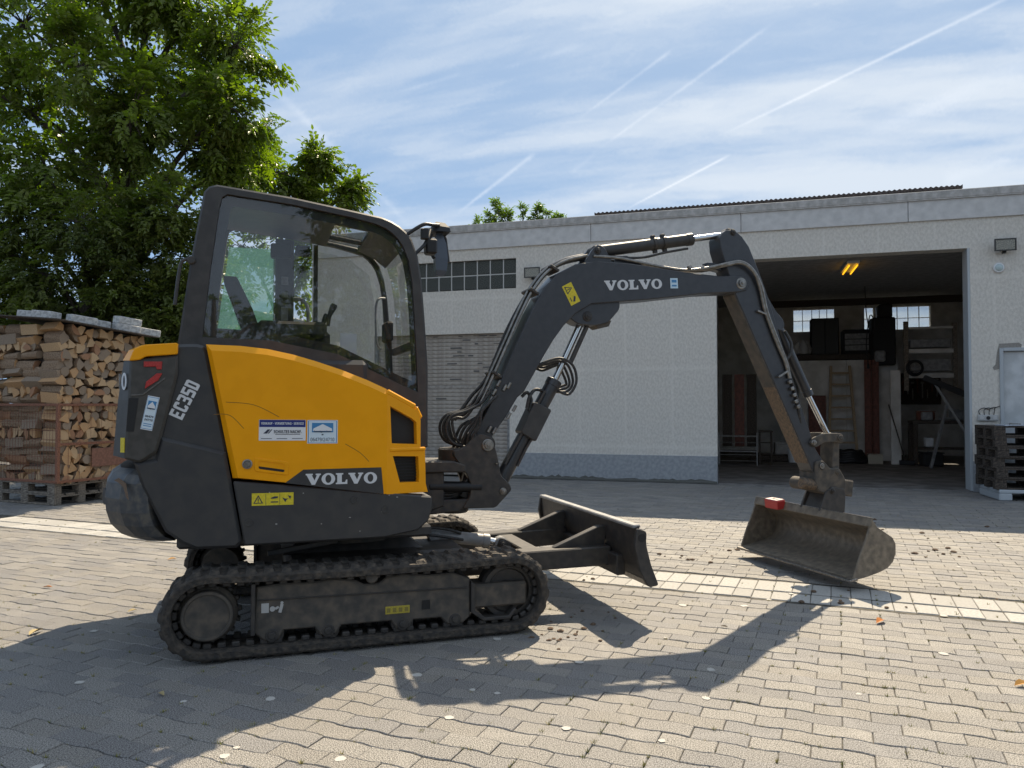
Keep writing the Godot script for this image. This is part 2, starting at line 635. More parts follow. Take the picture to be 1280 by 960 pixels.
func in_view(p: Vector3, grow: float) -> bool:
	return p.z < -1.9 and absf(p.x) < 0.69 * -p.z + grow

func in_frame(p: Vector3) -> bool:
	return p.z < -2.78 and absf(p.x) < 0.665 * -p.z

func ground_and_paving() -> void:
	var mb := MB.new()
	mb.box(Vector3(0, -.108, -400), Vector3(1600, .2, 1600))
	tag(part("ground", mb, M.sand, self), "", "", "", "structure")
	var tones := [Color(.345, .333, .315), Color(.365, .350, .326), Color(.305, .296, .286), Color(.395, .378, .348), Color(.355, .336, .305), Color(.325, .318, .312)]
	var grain := ntex(.12, 5, [[.22, Color(.42, .41, .40)], [.45, Color(.78, .775, .77)], [.62, Color(.93, .925, .92)], [.78, Color(1, 1, 1)]], 40, 1024)
	var mats := []
	for t in tones + [Color.WHITE]:
		var m := StandardMaterial3D.new()
		m.albedo_texture = grain
		m.albedo_color = t.linear_to_srgb()
		m.uv1_triplanar = true
		m.uv1_world_triplanar = true
		m.uv1_scale = Vector3.ONE * 1.1
		m.roughness = .70
		bump(m, .12, 4, .5, 41, 1024)
		mats.append(m)
	mats[6].vertex_color_use_as_albedo = true
	var w := .225
	var h := .1125
	var shapes := [paver_mesh(false, w, h), paver_mesh(true, w, h)]
	var paving: Node3D = thing("paving", "", "")
	tag(paving, "", "", "", "structure")
	rng.seed = 77
	var spots := []
	for j in range(-130, 0):
		var vv := (j + .5) * h
		if vv > STRIP0 - h * .45 and vv < STRIP1 + h * .45:
			continue
		for i in range(-80, 80):
			var odd := posmod(j, 2)
			var uu := (i + .5 + .5 * odd) * w
			var p := yard * Vector3(uu, 0, vv)
			if not in_view(p, .5):
				continue
			var b := hall.affine_inverse() * p
			if b.z < -.02:
				continue
			spots.append([p, odd])
	var order := []
	for k in spots.size():
		if in_frame(spots[k][0]):
			order.append([spots[k][0].length(), k])
	order.sort()
	var near := {}
	for k in 300:
		near[order[k][1]] = true
	var rest := [[], []]
	for k in spots.size():
		var p: Vector3 = spots[k][0]
		var B := yard.basis * Basis(Vector3(rng.randf_range(-1, 1), 0, rng.randf_range(-1, 1)).normalized(), rng.randf_range(0, .012))
		var T := Transform3D(B, p + Vector3(0, rng.randf_range(-.0035, .0015), 0))
		var ti := rng.randi_range(0, 5)
		if near.has(k):
			var o := part("paver", shapes[spots[k][1]], mats[ti], paving)
			o.transform = T
		else:
			rest[spots[k][1]].append([T, ti])
	for s in 2:
		var mm := MultiMesh.new()
		mm.transform_format = MultiMesh.TRANSFORM_3D
		mm.use_colors = true
		mm.mesh = shapes[s]
		mm.instance_count = rest[s].size()
		for k in rest[s].size():
			mm.set_instance_transform(k, rest[s][k][0])
			mm.set_instance_color(k, tones[rest[s][k][1]] * rng.randf_range(.93, 1.07))
		var mi := MultiMeshInstance3D.new()
		mi.name = "pavers"
		mi.multimesh = mm
		mi.material_override = mats[6]
		paving.add_child(mi, true)
		tag(mi, "", "", "", "stuff")
	# pale gutter strip: two courses of narrow slabs with an open joint between
	var strip := thing("gutter_strip", "", "")
	tag(strip, "", "", "", "structure")
	var pale := []
	for k in 4:
		var m := mat(Color(.315, .304, .282) * (.94 + .04 * k), Color(.385, .372, .346) * (.9 + .07 * k), .9, 1.6, .05, 5, 60 + k)
		m.uv1_world_triplanar = true
		pale.append(m)
	for row in [[STRIP0 + .03, STRIP0 + .335], [STRIP0 + .36, STRIP1 - .02]]:
		var L: float = row[1] - row[0]
		var s := MB.new()
		s.box(Vector3(0, -.015, 0), Vector3(.1235, .03, L - .005), .004)
		var sm := s.mesh()
		for i in range(-70, 45):
			var p := yard * Vector3(i * .1275, -.002, (row[0] + row[1]) * .5)
			if in_view(p, .4):
				var o := part("slab", sm, pale[rng.randi_range(0, 3)], strip)
				o.transform = Transform3D(yard.basis * Basis(Vector3.UP, rng.randf_range(-.012, .012)), p + Vector3(0, rng.randf_range(-.003, .002), 0))
	# pale lichen spots and tufts of moss in the joints
	var lm := MB.new()
	for k in 55:
		var z := -2.5 - pow(rng.randf(), 1.7) * 6.0
		var p := Vector3(rng.randf_range(-.66, .66) * -z, .0015, z)
		var q := []
		var r := rng.randf_range(.010, .028)
		for a in 9:
			q.append(p + Vector3(cos(TAU * a / 9.0), 0, sin(TAU * a / 9.0)) * r * rng.randf_range(.75, 1.2))
		lm.face(q, Vector3.UP)
	tag(part("lichen_spots", lm, mat(Color(.40, .385, .355), Color(.52, .50, .46), .95, 8.0, .05, 4, 42), self), "pale lichen spots dotted over the grey paving stones", "lichen", "", "stuff")
	var ms := MB.new()
	for k in 5:
		var a := TAU * k / 5.0 + .3
		var d := Vector3(cos(a), 0, sin(a))
		ms.face([Vector3.ZERO - d.cross(Vector3.UP) * .0025, d * .009 + Vector3(0, .012, 0), d.cross(Vector3.UP) * .0025], Vector3.UP)
	var mm2 := MultiMesh.new()
	mm2.transform_format = MultiMesh.TRANSFORM_3D
	mm2.use_colors = true
	mm2.mesh = ms.mesh()
	mm2.instance_count = 1500
	for k in 1500:
		var z := -2.4 - pow(rng.randf(), 1.6) * 7.0
		var loc := yard.affine_inverse() * Vector3(rng.randf_range(-.68, .68) * -z, 0, z)
		var jr := roundf(loc.z / h) * h
		var clump := sin(loc.x * 2.1 + jr * 3.0) + sin(loc.x * .7 - jr * 1.9)
		var pp := yard * Vector3(loc.x, -.008, jr + wave(loc.x, w))
		if clump < .1 or (loc.z > STRIP0 - .05 and loc.z < STRIP1 + .05):
			pp = yard * Vector3(roundf(loc.x / w) * w, -.009, loc.z)
		mm2.set_instance_transform(k, Transform3D(Basis(Vector3.UP, rng.randf() * TAU).scaled(Vector3.ONE * rng.randf_range(.7, 1.7)), pp))
		mm2.set_instance_color(k, Color(.16, .17, .035).lerp(Color(.30, .25, .09), rng.randf()))
	var mo := MultiMeshInstance3D.new()
	mo.name = "moss"
	mo.multimesh = mm2
	var mmat := flat(Color.WHITE, .95)
	mmat.vertex_color_use_as_albedo = true
	mo.material_override = mmat
	add_child(mo)
	tag(mo, "yellow green moss in the joints of the paving", "moss", "", "stuff")

# ---------------------------------------------------------------- the garage
func wall_lamp(T: Transform3D, label: String) -> void:
	var o := thing("floodlight", label, "floodlight", T, "")
	var mb := MB.new()
	mb.loft([[Vector3(-.08, -.05, .05), Vector3(.08, -.05, .05), Vector3(.08, .06, .05), Vector3(-.08, .06, .05)], [Vector3(-.13, -.08, .13), Vector3(.13, -.08, .13), Vector3(.13, .08, .13), Vector3(-.13, .08, .13)]])
	for s in [[0, .085, .26, .014], [0, -.085, .26, .014], [.137, 0, .014, .184], [-.137, 0, .014, .184]]:
		mb.box(Vector3(s[0], s[1], .13), Vector3(s[2], s[3], .03), .003)
	part("housing", mb, flat(Color(.05, .05, .048), .5), o)
	var g := MB.new()
	g.box(Vector3(0, 0, .134), Vector3(.25, .15, .004))
	part("glass", g, mat(Color(.10, .10, .09), Color(.40, .38, .30), .15, 5.0, .03, 3, 75), o)
	var b := MB.new()
	b.box(Vector3(0, -.02, .026), Vector3(.05, .05, .05), .006)
	b.box(Vector3(0, -.10, .06), Vector3(.05, .04, .06), .005)
	part("bracket", b, M.black, o)

func garage() -> void:
	var G := thing("garage_building", "white rendered flat roofed garage hall with roller door and open bay", "building", hall)
	var X0 := -4.1
	var X1 := 14.0
	var w := MB.new()
	var segs := [[X0, -2.75, .46, 4.17], [-.045, .076, .46, 3.42], [-.045, .076, 3.965, 4.17], [.076, 3.567, .46, 4.17], [-2.75, -.045, 2.62, 3.42], [-2.75, -.045, 3.965, 4.17], [-2.75, -1.945, 3.42, 3.965], [7.317, 7.69, .46, 4.17], [7.69, 8.70, 2.175, 4.17], [8.70, X1, .46, 4.17], [3.567, 7.317, 3.715, 4.17]]
	for s in segs:
		if s[3] - s[2] > .01:
			w.box(Vector3((s[0] + s[1]) * .5, (s[2] + s[3]) * .5, -.15), Vector3(s[1] - s[0], s[3] - s[2], .3))
	part("front_wall", w, M.plaster, G)
	var win := MB.new()   # wall behind the glass block strip and thin mortar surround
	win.box(Vector3(-.93, 3.6925, -.2), Vector3(2.03, .545, .18))
	part("window_back", win, M.indoor, G)
	for s in [[X0, -2.75], [-.045, 3.567], [7.317, 7.69], [8.70, X1]]:
		var pl := MB.new()
		pl.box(Vector3((s[0] + s[1]) * .5, .23, -.14), Vector3(s[1] - s[0], .46, .312), .004)
		part("plinth", pl, M.plinth, G)
	var dm := MB.new()   # damp dark foot of the plinth
	dm.box(Vector3(1.76, .02, .01), Vector3(3.6, .05, .05), .012)
	var jag := [Vector2(-.04, -.02)]
	rng.seed = 63
	for k in 61:
		jag.append(Vector2(-.04 + 3.6 * k / 60.0, .035 + .05 * rng.randf() * rng.randf() + .02 * absf(sin(k * .31))))
	jag.append(Vector2(3.56, -.02))
	dm.prism(PackedVector2Array(jag), .010, .0185)
	part("damp_course", dm, mat(Color(.07, .068, .06), Color(.17, .17, .155), .95, 3.0, .05, 5, 70), G)
	# fascia sheets with real joints
	var fx := X0
	for L in [2.55, 3.0, 2.52, 2.5, 3.0, 4.53]:
		var f := MB.new()
		f.box(Vector3(fx + L * .5, 4.33, -.12), Vector3(L - .008, .32, .30), .004)
		part("fascia_sheet", f, M.fascia, G)
		fx += L
	var cp := MB.new()
	cp.box(Vector3((X0 + X1) * .5, 4.56, -.14), Vector3(X1 - X0 + .1, .125, .39), .01)
	cp.box(Vector3((X0 + X1) * .5, 4.493, .045), Vector3(X1 - X0 + .1, .018, .014))
	part("coping", cp, M.coping, G)
	var rf := MB.new()
	rf.box(Vector3((X0 + X1) * .5, 4.22, -4.65), Vector3(X1 - X0, .3, 8.6))
	part("roof_slab", rf, M.roofing, G)
	var up := MB.new()
	up.box(Vector3(4.385, 4.56, -2.3), Vector3(5.85, .38, 3.6))
	part("roof_upstand", up, M.coping, G)
	# corrugated sheets on the roof behind the coping
	for k in 6:
		var x0 := 1.43 + k * .985
		var cs := MB.new()
		var prof := PackedVector2Array()
		var bot := PackedVector2Array()
		var nn := 13 * 6
		for i in nn + 1:
			var x := x0 + .985 * i / nn
			var y := 4.785 + .010 * cos(TAU * i / 6.0) + .003 * k
			prof.append(Vector2(x, y))
			bot.append(Vector2(x, 4.752))
		bot.reverse()
		prof.append_array(bot)
		cs.prism(prof, -4.2, -.42)
		part("corrugated_sheet", cs, M.roofing, G)
	# side and back walls, ceiling, floor
	for x in [X0 + .1, 3.2, 9.6]:
		var sw := MB.new()
		sw.box(Vector3(x, 2.03, -4.5), Vector3(.2, 4.06, 8.4))
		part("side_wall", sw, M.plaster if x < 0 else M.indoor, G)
	var bw := MB.new()
	bw.box(Vector3(3.2, 1.63, -8.8), Vector3(14.4, 3.26, .2))
	bw.box(Vector3(3.2, 3.96, -8.8), Vector3(14.4, .2, .2))
	for s in [[-4.0, 5.25], [6.28, 7.0], [7.23, 7.28], [8.56, 10.4]]:
		bw.box(Vector3((s[0] + s[1]) * .5, 3.56, -8.8), Vector3(s[1] - s[0], .60, .2))
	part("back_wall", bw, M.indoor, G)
	var ce := MB.new()
	ce.box(Vector3(6.4, 4.03, -4.5), Vector3(6.2, .08, 8.4))
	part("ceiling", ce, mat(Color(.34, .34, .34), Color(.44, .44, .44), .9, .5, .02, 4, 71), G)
	var fl := MB.new()
	fl.box(Vector3(6.4, -.03, -4.55), Vector3(6.2, .10, 8.5))
	fl.box(Vector3(5.442, -.035, -.14), Vector3(3.74, .10, .32), .01)
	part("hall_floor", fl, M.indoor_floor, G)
	# reveals of the bay: pale steel angle
	var rv := MB.new()
	rv.box(Vector3(7.30, 1.86, -.14), Vector3(.036, 3.71, .29), .004)
	part("bay_reveal", rv, M.frame_grey, G)
	# roller door, slat by slat
	var rs := MB.new()
	var sp := pv([0, 0, .006, .006, .009, .03, .009, .045, .006, .066, 0, .07])
	rs.T = Transform3D(Basis(Vector3.BACK, Vector3.UP, Vector3.RIGHT), Vector3.ZERO)
	rs.prism(sp, -1.35, 1.35)
	var rsm := rs.mesh()
	var door := Node3D.new()
	door.name = "roller_door"
	G.add_child(door)
	rng.seed = 31
	for k in 36:
		var o := part("slat", rsm, M.slat_dark if (k in [2, 4, 6, 11, 14, 22]) else M.slat, door)
		o.position = Vector3(-1.3975, .02 + k * .0722, -.10 + rng.randf_range(-.003, .003))
	var wp := MB.new()
	for k in 26:
		var wy := 2.62 - pow(rng.randf(), 1.6) * 1.5
		var ww := rng.randf_range(.06, .24)
		var row := roundf((wy - .05) / .0722) * .0722 + .056
		wp.box(Vector3(rng.randf_range(-1.55, -.2), row, -.0895), Vector3(ww, rng.randf_range(.012, .03), .004), .001)
	part("worn_patches", wp, mat(Color(.06, .058, .055), Color(.16, .155, .15), .8, 4.0, .05, 4, 76), G)
	var rail := MB.new()
	rail.box(Vector3(-2.72, 1.31, -.08), Vector3(.05, 2.62, .10), .004)
	rail.box(Vector3(-.075, 1.31, -.08), Vector3(.05, 2.62, .10), .004)
	rail.box(Vector3(-1.3975, 1.31, -.16), Vector3(2.6, 2.6, .02))
	part("guide_rail", rail, M.metal_grey, G)
	# glass blocks, front
	var gb := MB.new()
	gb.box(Vector3.ZERO, Vector3(.232, .25, .07), .012)
	var gbm := gb.mesh()
	var gm := bump(mat(Color(.03, .034, .03), Color(.16, .17, .155), .16, 3.2, .05, 2, 72), .09, 2, 1.0, 73)
	for i in 8:
		for j in 2:
			var o := part("glass_block", gbm, gm, G)
			o.position = Vector3(-.046 - i * .2525, 3.557 + j * .271, -.06)
			o.rotation.z = PI * .5 * ((i + j) % 2) * 0.0
	var gj := MB.new()
	for i in 9:
		gj.box(Vector3(.08 - i * .2525, 3.6925, -.07), Vector3(.02, .545, .07))
	gj.box(Vector3(-.93, 3.6925, -.071), Vector3(2.03, .02, .068))
	part("mortar_grid", gj, flat(Color(.50, .50, .48), .9), G)
	# glass blocks, back wall: daylight comes through them
	var lit := glass(Color(.92, .97, .98), .30)
	lit.roughness = .9
	for s in [[5.25, 5.72, 2, 2, 3.26], [5.72, 6.28, 3, 2, 3.26], [7.0, 7.23, 1, 2, 3.26], [7.28, 8.56, 5, 2, 3.26]]:
		var cw: float = (s[1] - s[0]) / s[2]
		for i in s[2]:
			for j in s[3]:
				var b := MB.new()
				b.box(Vector3(s[0] + (i + .5) * cw, 3.26 + (j + .5) * .30, -8.8), Vector3(cw - .016, .286, .012))
				part("window_block", b, lit, G)
		var bars := MB.new()
		for i in s[2] + 1:
			bars.box(Vector3(s[0] + i * cw, 3.56, -8.79), Vector3(.014, .60, .05))
		for j in s[3] + 1:
			bars.box(Vector3((s[0] + s[1]) * .5, 3.26 + j * .30, -8.791), Vector3(s[1] - s[0], .014, .048))
		part("window_bars", bars, flat(Color(.35, .35, .34), .9), G)
	# grey steel door on the right
	var fr := MB.new()
	fr.box(Vector3(7.715, 1.085, -.03), Vector3(.05, 2.17, .12), .005)
	fr.box(Vector3(8.675, 1.085, -.03), Vector3(.05, 2.17, .12), .005)
	fr.box(Vector3(8.195, 2.15, -.03), Vector3(.91, .05, .12), .005)
	part("door_frame", fr, M.frame_grey, G)
	var dl := MB.new()
	dl.box(Vector3(8.195, 1.06, -.05), Vector3(.905, 2.12, .05), .004)
	var dn := part("steel_door", dl, M.door_grey, G)
	var hd := MB.new()
	hd.cyl(Vector3(7.83, 1.03, -.03), Vector3(7.83, 1.03, .03), .018, 12, .003)
	hd.bar(Vector3(7.82, 1.03, .03), Vector3(7.95, 1.03, .03), .02, .02, .004)
	part("handle", hd, M.zinc, dn)
	var pt := MB.new()   # bare patch broken out beside the door frame
	pt.prism(pv([7.687, 2.14, 7.687, 1.86, 7.62, 1.84, 7.60, 1.88, 7.64, 1.93, 7.66, 2.10, 7.69, 2.24, 7.95, 2.25, 7.99, 2.22, 7.98, 2.18, 7.70, 2.178]), -.005, .003)
	part("bare_patch", pt, mat(Color(.22, .205, .185), Color(.33, .31, .28), .95, 3.0, .04, 4, 74), G)
	# small fittings on the wall: things of their own
	wall_lamp(hall * at(.41, 3.665, 0), "small grey floodlight on the wall beside the dark glass blocks")
	wall_lamp(hall * at(7.76, 3.715, 0), "grey floodlight on the wall at the right of the open bay")
	var sn := thing("round_wall_fitting", "round white fitting on the wall under the right floodlight", "wall fitting", hall * at(7.70, 3.39, 0))
	var s1 := MB.new()
	s1.cyl(Vector3(0, 0, 0), Vector3(0, 0, .035), .075, 20, .008)
	part("ring", s1, M.white, sn)
	var s2 := MB.new()
	s2.lathe(Vector3(0, 0, .035), Vector3.BACK, [[0, .055], [.012, .045], [.02, .02], [.022, 0]], 18)
	part("lens", s2, flat(Color(.45, .55, .56), .15), sn)
	var so := thing("socket_box", "grey triple socket box on the wall between bay and door", "socket", hall * at(7.52, 1.12, 0))
	var b1 := MB.new()
	b1.box(Vector3(0, 0, .025), Vector3(.27, .09, .05), .008)
	part("housing", b1, flat(Color(.42, .42, .41), .5), so)
	for k in 3:
		var b2 := MB.new()
		b2.cyl(Vector3(-.088 + k * .088, 0, .05), Vector3(-.088 + k * .088, 0, .056), .028, 14, .002)
		part("socket_cover", b2, M.black if k == 1 else flat(Color(.5, .5, .49), .5), so)
	var cb := MB.new()
	for k in 4:
		cb.tube(spline([Vector3(-.1 + k * .06, .045, .02), Vector3(-.12 + k * .07, .11, .03), Vector3(-.05 + k * .05, .15, .02), Vector3(.02 + k * .05, .12 + .02 * k, .012)], 4), .006, 5)
	part("cable_loops", cb, M.black, so)

func hallthing(called: String, label: String, category: String, x: float, y: float, z: float, group := "", deg := 0.0) -> Node3D:
	return thing(called, label, category, hall * at(x, y, z, deg), group)

func quick(o: Node3D, called: String, m: Material, boxes: Array, bev := .006) -> void:
	for b in boxes:
		var mb := MB.new()
		mb.box(Vector3(b[0], b[1], b[2]), Vector3(b[3], b[4], b[5]), bev)
		part(called, mb, m, o)

func indoors() -> void:
	var FL := .02
	# fluorescent lamp
	var o := hallthing("ceiling_lamp", "lit twin tube lamp under the ceiling of the open bay", "lamp", 5.95, 3.93, -2.7)
	quick(o, "housing", M.white, [[0, .03, 0, .22, .05, 1.1]])
	for s in [-1, 1]:
		var mb := MB.new()
		mb.cyl(Vector3(s * .07, -.03, -.5), Vector3(s * .07, -.03, .5), .013, 10)
		var e := flat(Color(.8, .6, .12), .4)
		e.emission_enabled = true
		e.emission = Color(1.0, .72, .12)
		e.emission_energy_multiplier = 1.0
		part("tube", mb, e, o)
	var L := AreaLight3D.new()
	L.name = "tube_light"
	L.light_color = Color(1, .78, .30)
	L.light_energy = .12
	L.area_size = Vector2(.25, 1.16)
	L.shadow_enabled = true
	L.transform = Transform3D(Basis(Vector3.RIGHT, -PI / 2), Vector3(0, -.06, 0))
	o.add_child(L)
	# mezzanine
	o = hallthing("mezzanine", "dark timber mezzanine across the back of the hall", "mezzanine", 6.3, FL, -7.4)
	quick(o, "deck", M.wood_dark, [[-.35, 2.42, 0, 2.4, .12, 2.2]])
	quick(o, "beam", M.wood_dark, [[.3, 3.80, .3, 5.4, .16, .14]])
	quick(o, "post", M.wood_dark, [[.92, 1.85, .9, .14, 3.66, .14]])
	o = hallthing("partition", "pale partition wall below the mezzanine behind the ladder", "partition", 6.0, FL, -6.35)
	quick(o, "panel", M.indoor, [[-.25, 1.17, 0, 1.05, 2.34, .06], [.83, 1.17, 0, 1.1, 2.34, .06]], .004)
	# ladder leaning on the partition
	o = hallthing("step_ladder", "wooden ladder leaning on the pale partition in the hall", "ladder", 6.13, FL, -5.95)
	for s in [-1, 1]:
		var mb := MB.new()
		mb.bar(Vector3(s * .31, 0, .16), Vector3(s * .20, 2.2, -.22), .06, .06, .006, Vector3.BACK)
		part("rail", mb, M.ladder, o)
	for k in 8:
		var f := (k + .6) / 8.0
		var hw := lerpf(.30, .20, f)
		var mb := MB.new()
		mb.bar(Vector3(-hw, f * 2.14, lerpf(.16, -.22, f)), Vector3(hw, f * 2.14, lerpf(.16, -.22, f)), .07, .045, .004)
		part("rung", mb, M.ladder, o)
	o = hallthing("door_board", "red brown board leaning on the partition left of the ladder", "board", 5.62, FL, -6.18)
	quick(o, "panel", M.redboard, [[0, .76, 0, .38, 1.5, .04], [0, .76, .024, .30, 1.40, .012]])
	for k in 2:
		o = hallthing("red_board", ["dark red tall board between ladder and wooden post", "narrow red plank beside the wooden post"][k], "board", 6.68 + k * .17, FL, -5.9 - k * .1, "", 0)
		quick(o, "panel", M.redboard, [[0, 1.17, 0, .15, 2.3, .03], [0, 1.17, .02, .10, 2.2, .012]])
	for k in 3:
		o = hallthing("brown_board", ["dark brown board at the far left inside the bay", "red brown middle board of the three at the left wall", "narrow brown board nearest the excavator arm in the bay"][k], "board", 3.62 + k * .26, FL + .35, -4.6, "", 4)
		quick(o, "panel", [M.wood_dark, M.redboard, M.wood_dark][k], [[0, .82, 0, .21, 1.6, .04], [0, .82, .024, .13, 1.5, .01]])
	o = hallthing("wire_rack", "low wire rack at the left inside the bay", "rack", 3.85, FL, -4.1)
	quick(o, "shelf", M.metal_grey, [[0, .30, 0, .8, .02, .4], [0, .62, 0, .8, .02, .4]], .002)
	for s in [[-.39, .19], [.39, .19], [-.39, -.19], [.39, -.19]]:
		quick(o, "post", M.metal_grey, [[s[0], .34, s[1], .025, .68, .025]], .002)
	for k in 5:
		quick(o, "wire", M.zinc, [[0, .10 + k * .13, .205, .78, .007, .007]], 0.0)
	o = hallthing("tall_stool", "small dark stool beside the wire rack", "stool", 4.42, FL, -4.3)
	quick(o, "seat", M.wood_dark, [[0, .72, 0, .30, .04, .28]])
	for s in [[-.12, .11], [.12, .11], [-.12, -.11], [.12, -.11]]:
		quick(o, "leg", M.wood_dark, [[s[0], .36, s[1], .035, .7, .035]])
	quick(o, "stretcher", M.wood_dark, [[0, .25, .11, .22, .025, .025], [0, .48, .11, .22, .025, .025]])
	o = hallthing("white_bucket", "white bucket on the hall floor in front of the partition", "bucket", 5.05, FL, -5.2)
	var wb := MB.new()
	wb.lathe(Vector3.ZERO, Vector3.UP, [[0, 0], [0, .12], [.28, .15], [.285, .155], [.30, .155], [.30, .14], [.05, .12], [.05, 0]], 20)
	part("shell", wb, M.white, o)
	# things on the deck
	o = hallthing("dark_cabinet", "black cabinet standing on the mezzanine under the window", "cabinet", 5.85, FL + 2.48, -6.9)
	quick(o, "carcass", M.inner, [[0, .45, 0, .62, .9, .5]], .01)
	quick(o, "door", M.black, [[-.152, .45, .26, .29, .84, .02], [.152, .45, .26, .29, .84, .02]], .004)
	o = hallthing("wrapped_bundle", "light plastic wrapped bundle at the left end of the mezzanine", "bundle", 5.28, FL + 2.48, -6.6)
	var bb := MB.new()
	rng.seed = 8
	for k in 7:
		bb.lathe(Vector3(rng.randf_range(-.18, .18), .02, rng.randf_range(-.1, .1)), Vector3(rng.randf_range(-.5, .5), 1, rng.randf_range(-.3, .3)), [[0, 0], [.02, .09], [.14, .11], [.30, .06], [.38, 0]], 7)
	part("wrap", bb, flat(Color(.5, .5, .5), .25), o)
	o = hallthing("tool_chest", "dark chest with boxes at the middle of the mezzanine", "chest", 6.55, FL + 2.48, -6.8)
	quick(o, "body", M.inner, [[0, .3, 0, .62, .6, .5]], .02)
	quick(o, "drawer", M.metal_grey, [[0, .16, .255, .54, .12, .012], [0, .30, .255, .54, .12, .012], [0, .44, .255, .54, .12, .012]], .003)
	o = hallthing("machine_column", "dark machine with hoses beside the wooden post", "machine", 7.05, FL + 2.2, -6.3)
	quick(o, "body", M.inner, [[0, .55, 0, .5, 1.1, .5], [.05, 1.25, 0, .3, .3, .35]], .03)
	quick(o, "motor", M.metal_grey, [[-.1, .2, .3, .22, .25, .2]], .03)
	# rack on the right with white frame
	o = hallthing("white_rack", "white shelving frame with dark trays at the right of the hall", "rack", 7.35, FL, -5.2)
	quick(o, "post", M.indoor, [[-.22, 1.02, 0, .20, 2.04, .08]], .004)
	quick(o, "upright", M.wood_old, [[0, 2.35, 0, .09, 1.5, .07], [.95, 2.35, -.02, .09, 1.4, .07]], .004)
	quick(o, "crossbar", M.indoor, [[.48, 2.45, .01, .86, .09, .06], [.48, 1.92, .01, .86, .10, .06], [.48, 2.95, .01, .86, .05, .06]], .004)
	quick(o, "tray", M.metal_grey, [[.48, 2.62, -.2, .78, .18, .4], [.48, 2.15, -.2, .78, .26, .4]], .01)
	o = hallthing("hose_reel", "dark hose reel hanging on the white shelving frame", "hose reel", 7.48, FL + 2.08, -5.0)
	var hr := MB.new()
	for k in 3:
		var ring := []
		for a in 25:
			ring.append(Vector3(cos(TAU * a / 24.0), sin(TAU * a / 24.0), .03 * k) * Vector3(.16 - .02 * k, .17 - .02 * k, 1))
		hr.tube(ring, .014, 6)
	part("hose_coil", hr, M.black, o)
	var hs := MB.new()
	for k in 4:
		hs.bar(Vector3.ZERO, Vector3(cos(PI * k / 2), sin(PI * k / 2), 0) * .16, .02, .02)
	part("spoke", hs, M.metal_grey, o)
	# sloping conveyor on trestles
	o = hallthing("conveyor", "sloping dark loading conveyor on trestle legs at the right", "conveyor", 8.0, FL, -4.6)
	var cv := MB.new()
	cv.bar(Vector3(-.42, 1.86, 0), Vector3(1.2, 1.05, .5), .34, .12, .01)
	part("belt_bed", cv, M.inner, o)
	for q in [[Vector3(-.25, 1.72, .16), Vector3(.62, .0, .5)], [Vector3(-.05, 1.3, .2), Vector3(-.38, .0, .3)], [Vector3(.35, 1.2, -.1), Vector3(.35, 0, -.1)]]:
		var lg := MB.new()
		lg.bar(q[0], q[1], .05, .05, .004)
		part("leg", lg, M.metal_grey, o)
	o = hallthing("work_bench", "dark work bench under the loading conveyor", "bench", 8.05, FL, -5.4)
	quick(o, "top", M.wood_dark, [[0, .92, 0, 1.2, .07, .6]])
	quick(o, "vice", M.metal_grey, [[-.3, 1.05, .1, .22, .18, .2], [.1, 1.0, .15, .35, .05, .05]], .02)
	for s in [[-.55, .25], [.55, .25], [-.55, -.25], [.55, -.25]]:
		quick(o, "leg", M.wood_dark, [[s[0], .44, s[1], .09, .88, .09]])
	quick(o, "shelf", M.wood_dark, [[0, .35, 0, 1.05, .04, .5]])
	rng.seed = 140
	var wares := [["tool_box", "red tool box on the work bench", 7.75, .96, -5.4, M.redboard, .34, .2, .2], ["grinder", "grey bench grinder at the right of the work bench", 8.35, .96, -5.35, M.metal_grey, .26, .22, .2], ["paint_tin", "pale paint tin on the shelf of the work bench", 7.8, .38, -5.35, M.white, .16, .2, .16], ["crate", "dark crate on the floor beside the white shelving post", 7.75, .0, -4.9, M.inner, .4, .3, .3], ["carton", "brown carton at the right end of the mezzanine", 6.95, 2.48, -6.7, M.wood_old, .3, .34, .3], ["canister", "dark canister on the floor under the red brown board", 5.35, .0, -5.6, M.black, .2, .32, .24], ["timber_bundle", "bundle of timber lying at the left wall of the hall", 4.6, .0, -5.4, M.wood_dark, 1.0, .16, .3], ["sack", "pale sack slumped left of the partition", 4.85, .0, -6.0, M.coping, .4, .42, .3]]
	for q in wares:
		var it := hallthing(q[0], q[1], q[0].replace("_", " "), q[2], FL + q[3], q[4], "", rng.randf_range(-12, 12))
		var w: float = q[6]
		var h: float = q[7]
		var dd: float = q[8]
		quick(it, "body", q[5], [[0, h * .46, 0, w, h * .92, dd]], minf(.03, dd * .12))
		quick(it, "lid", q[5], [[0, h * .94, 0, w * 1.03, h * .08, dd * 1.03]], .004)
		quick(it, "handle", M.metal_grey, [[0, h * 1.03, 0, w * .4, h * .06, .03]], .004)
	o = hallthing("pegboard", "dark board hung with tools on the back wall behind the bench", "tool board", 8.1, FL + 1.35, -8.62)
	quick(o, "board", M.wood_dark, [[0, .35, 0, 1.3, .8, .03]])
	for k in 11:
		quick(o, "tool", M.zinc if k % 3 else M.redboard, [[-.56 + k * .112, .42 - .1 * (k % 3), .03, .03, .22 + .07 * (k % 4), .02], [-.56 + k * .112, .58 - .08 * (k % 2), .03, .07, .05, .03]], .004)
	o = hallthing("hanging_cable", "black cable hanging in loops from the ceiling of the hall", "cable", 6.6, FL + 3.2, -5.6)
	var hc := MB.new()
	hc.tube(spline([Vector3(0, .76, 0), Vector3(.03, .1, 0), Vector3(.12, -.35, .02), Vector3(.2, -.1, .0), Vector3(.1, .1, 0), Vector3(.02, -.5, 0), Vector3(.05, -1.0, 0)], 6), .012, 6)
	part("cable_run", hc, M.black, o)
	var pg := MB.new()
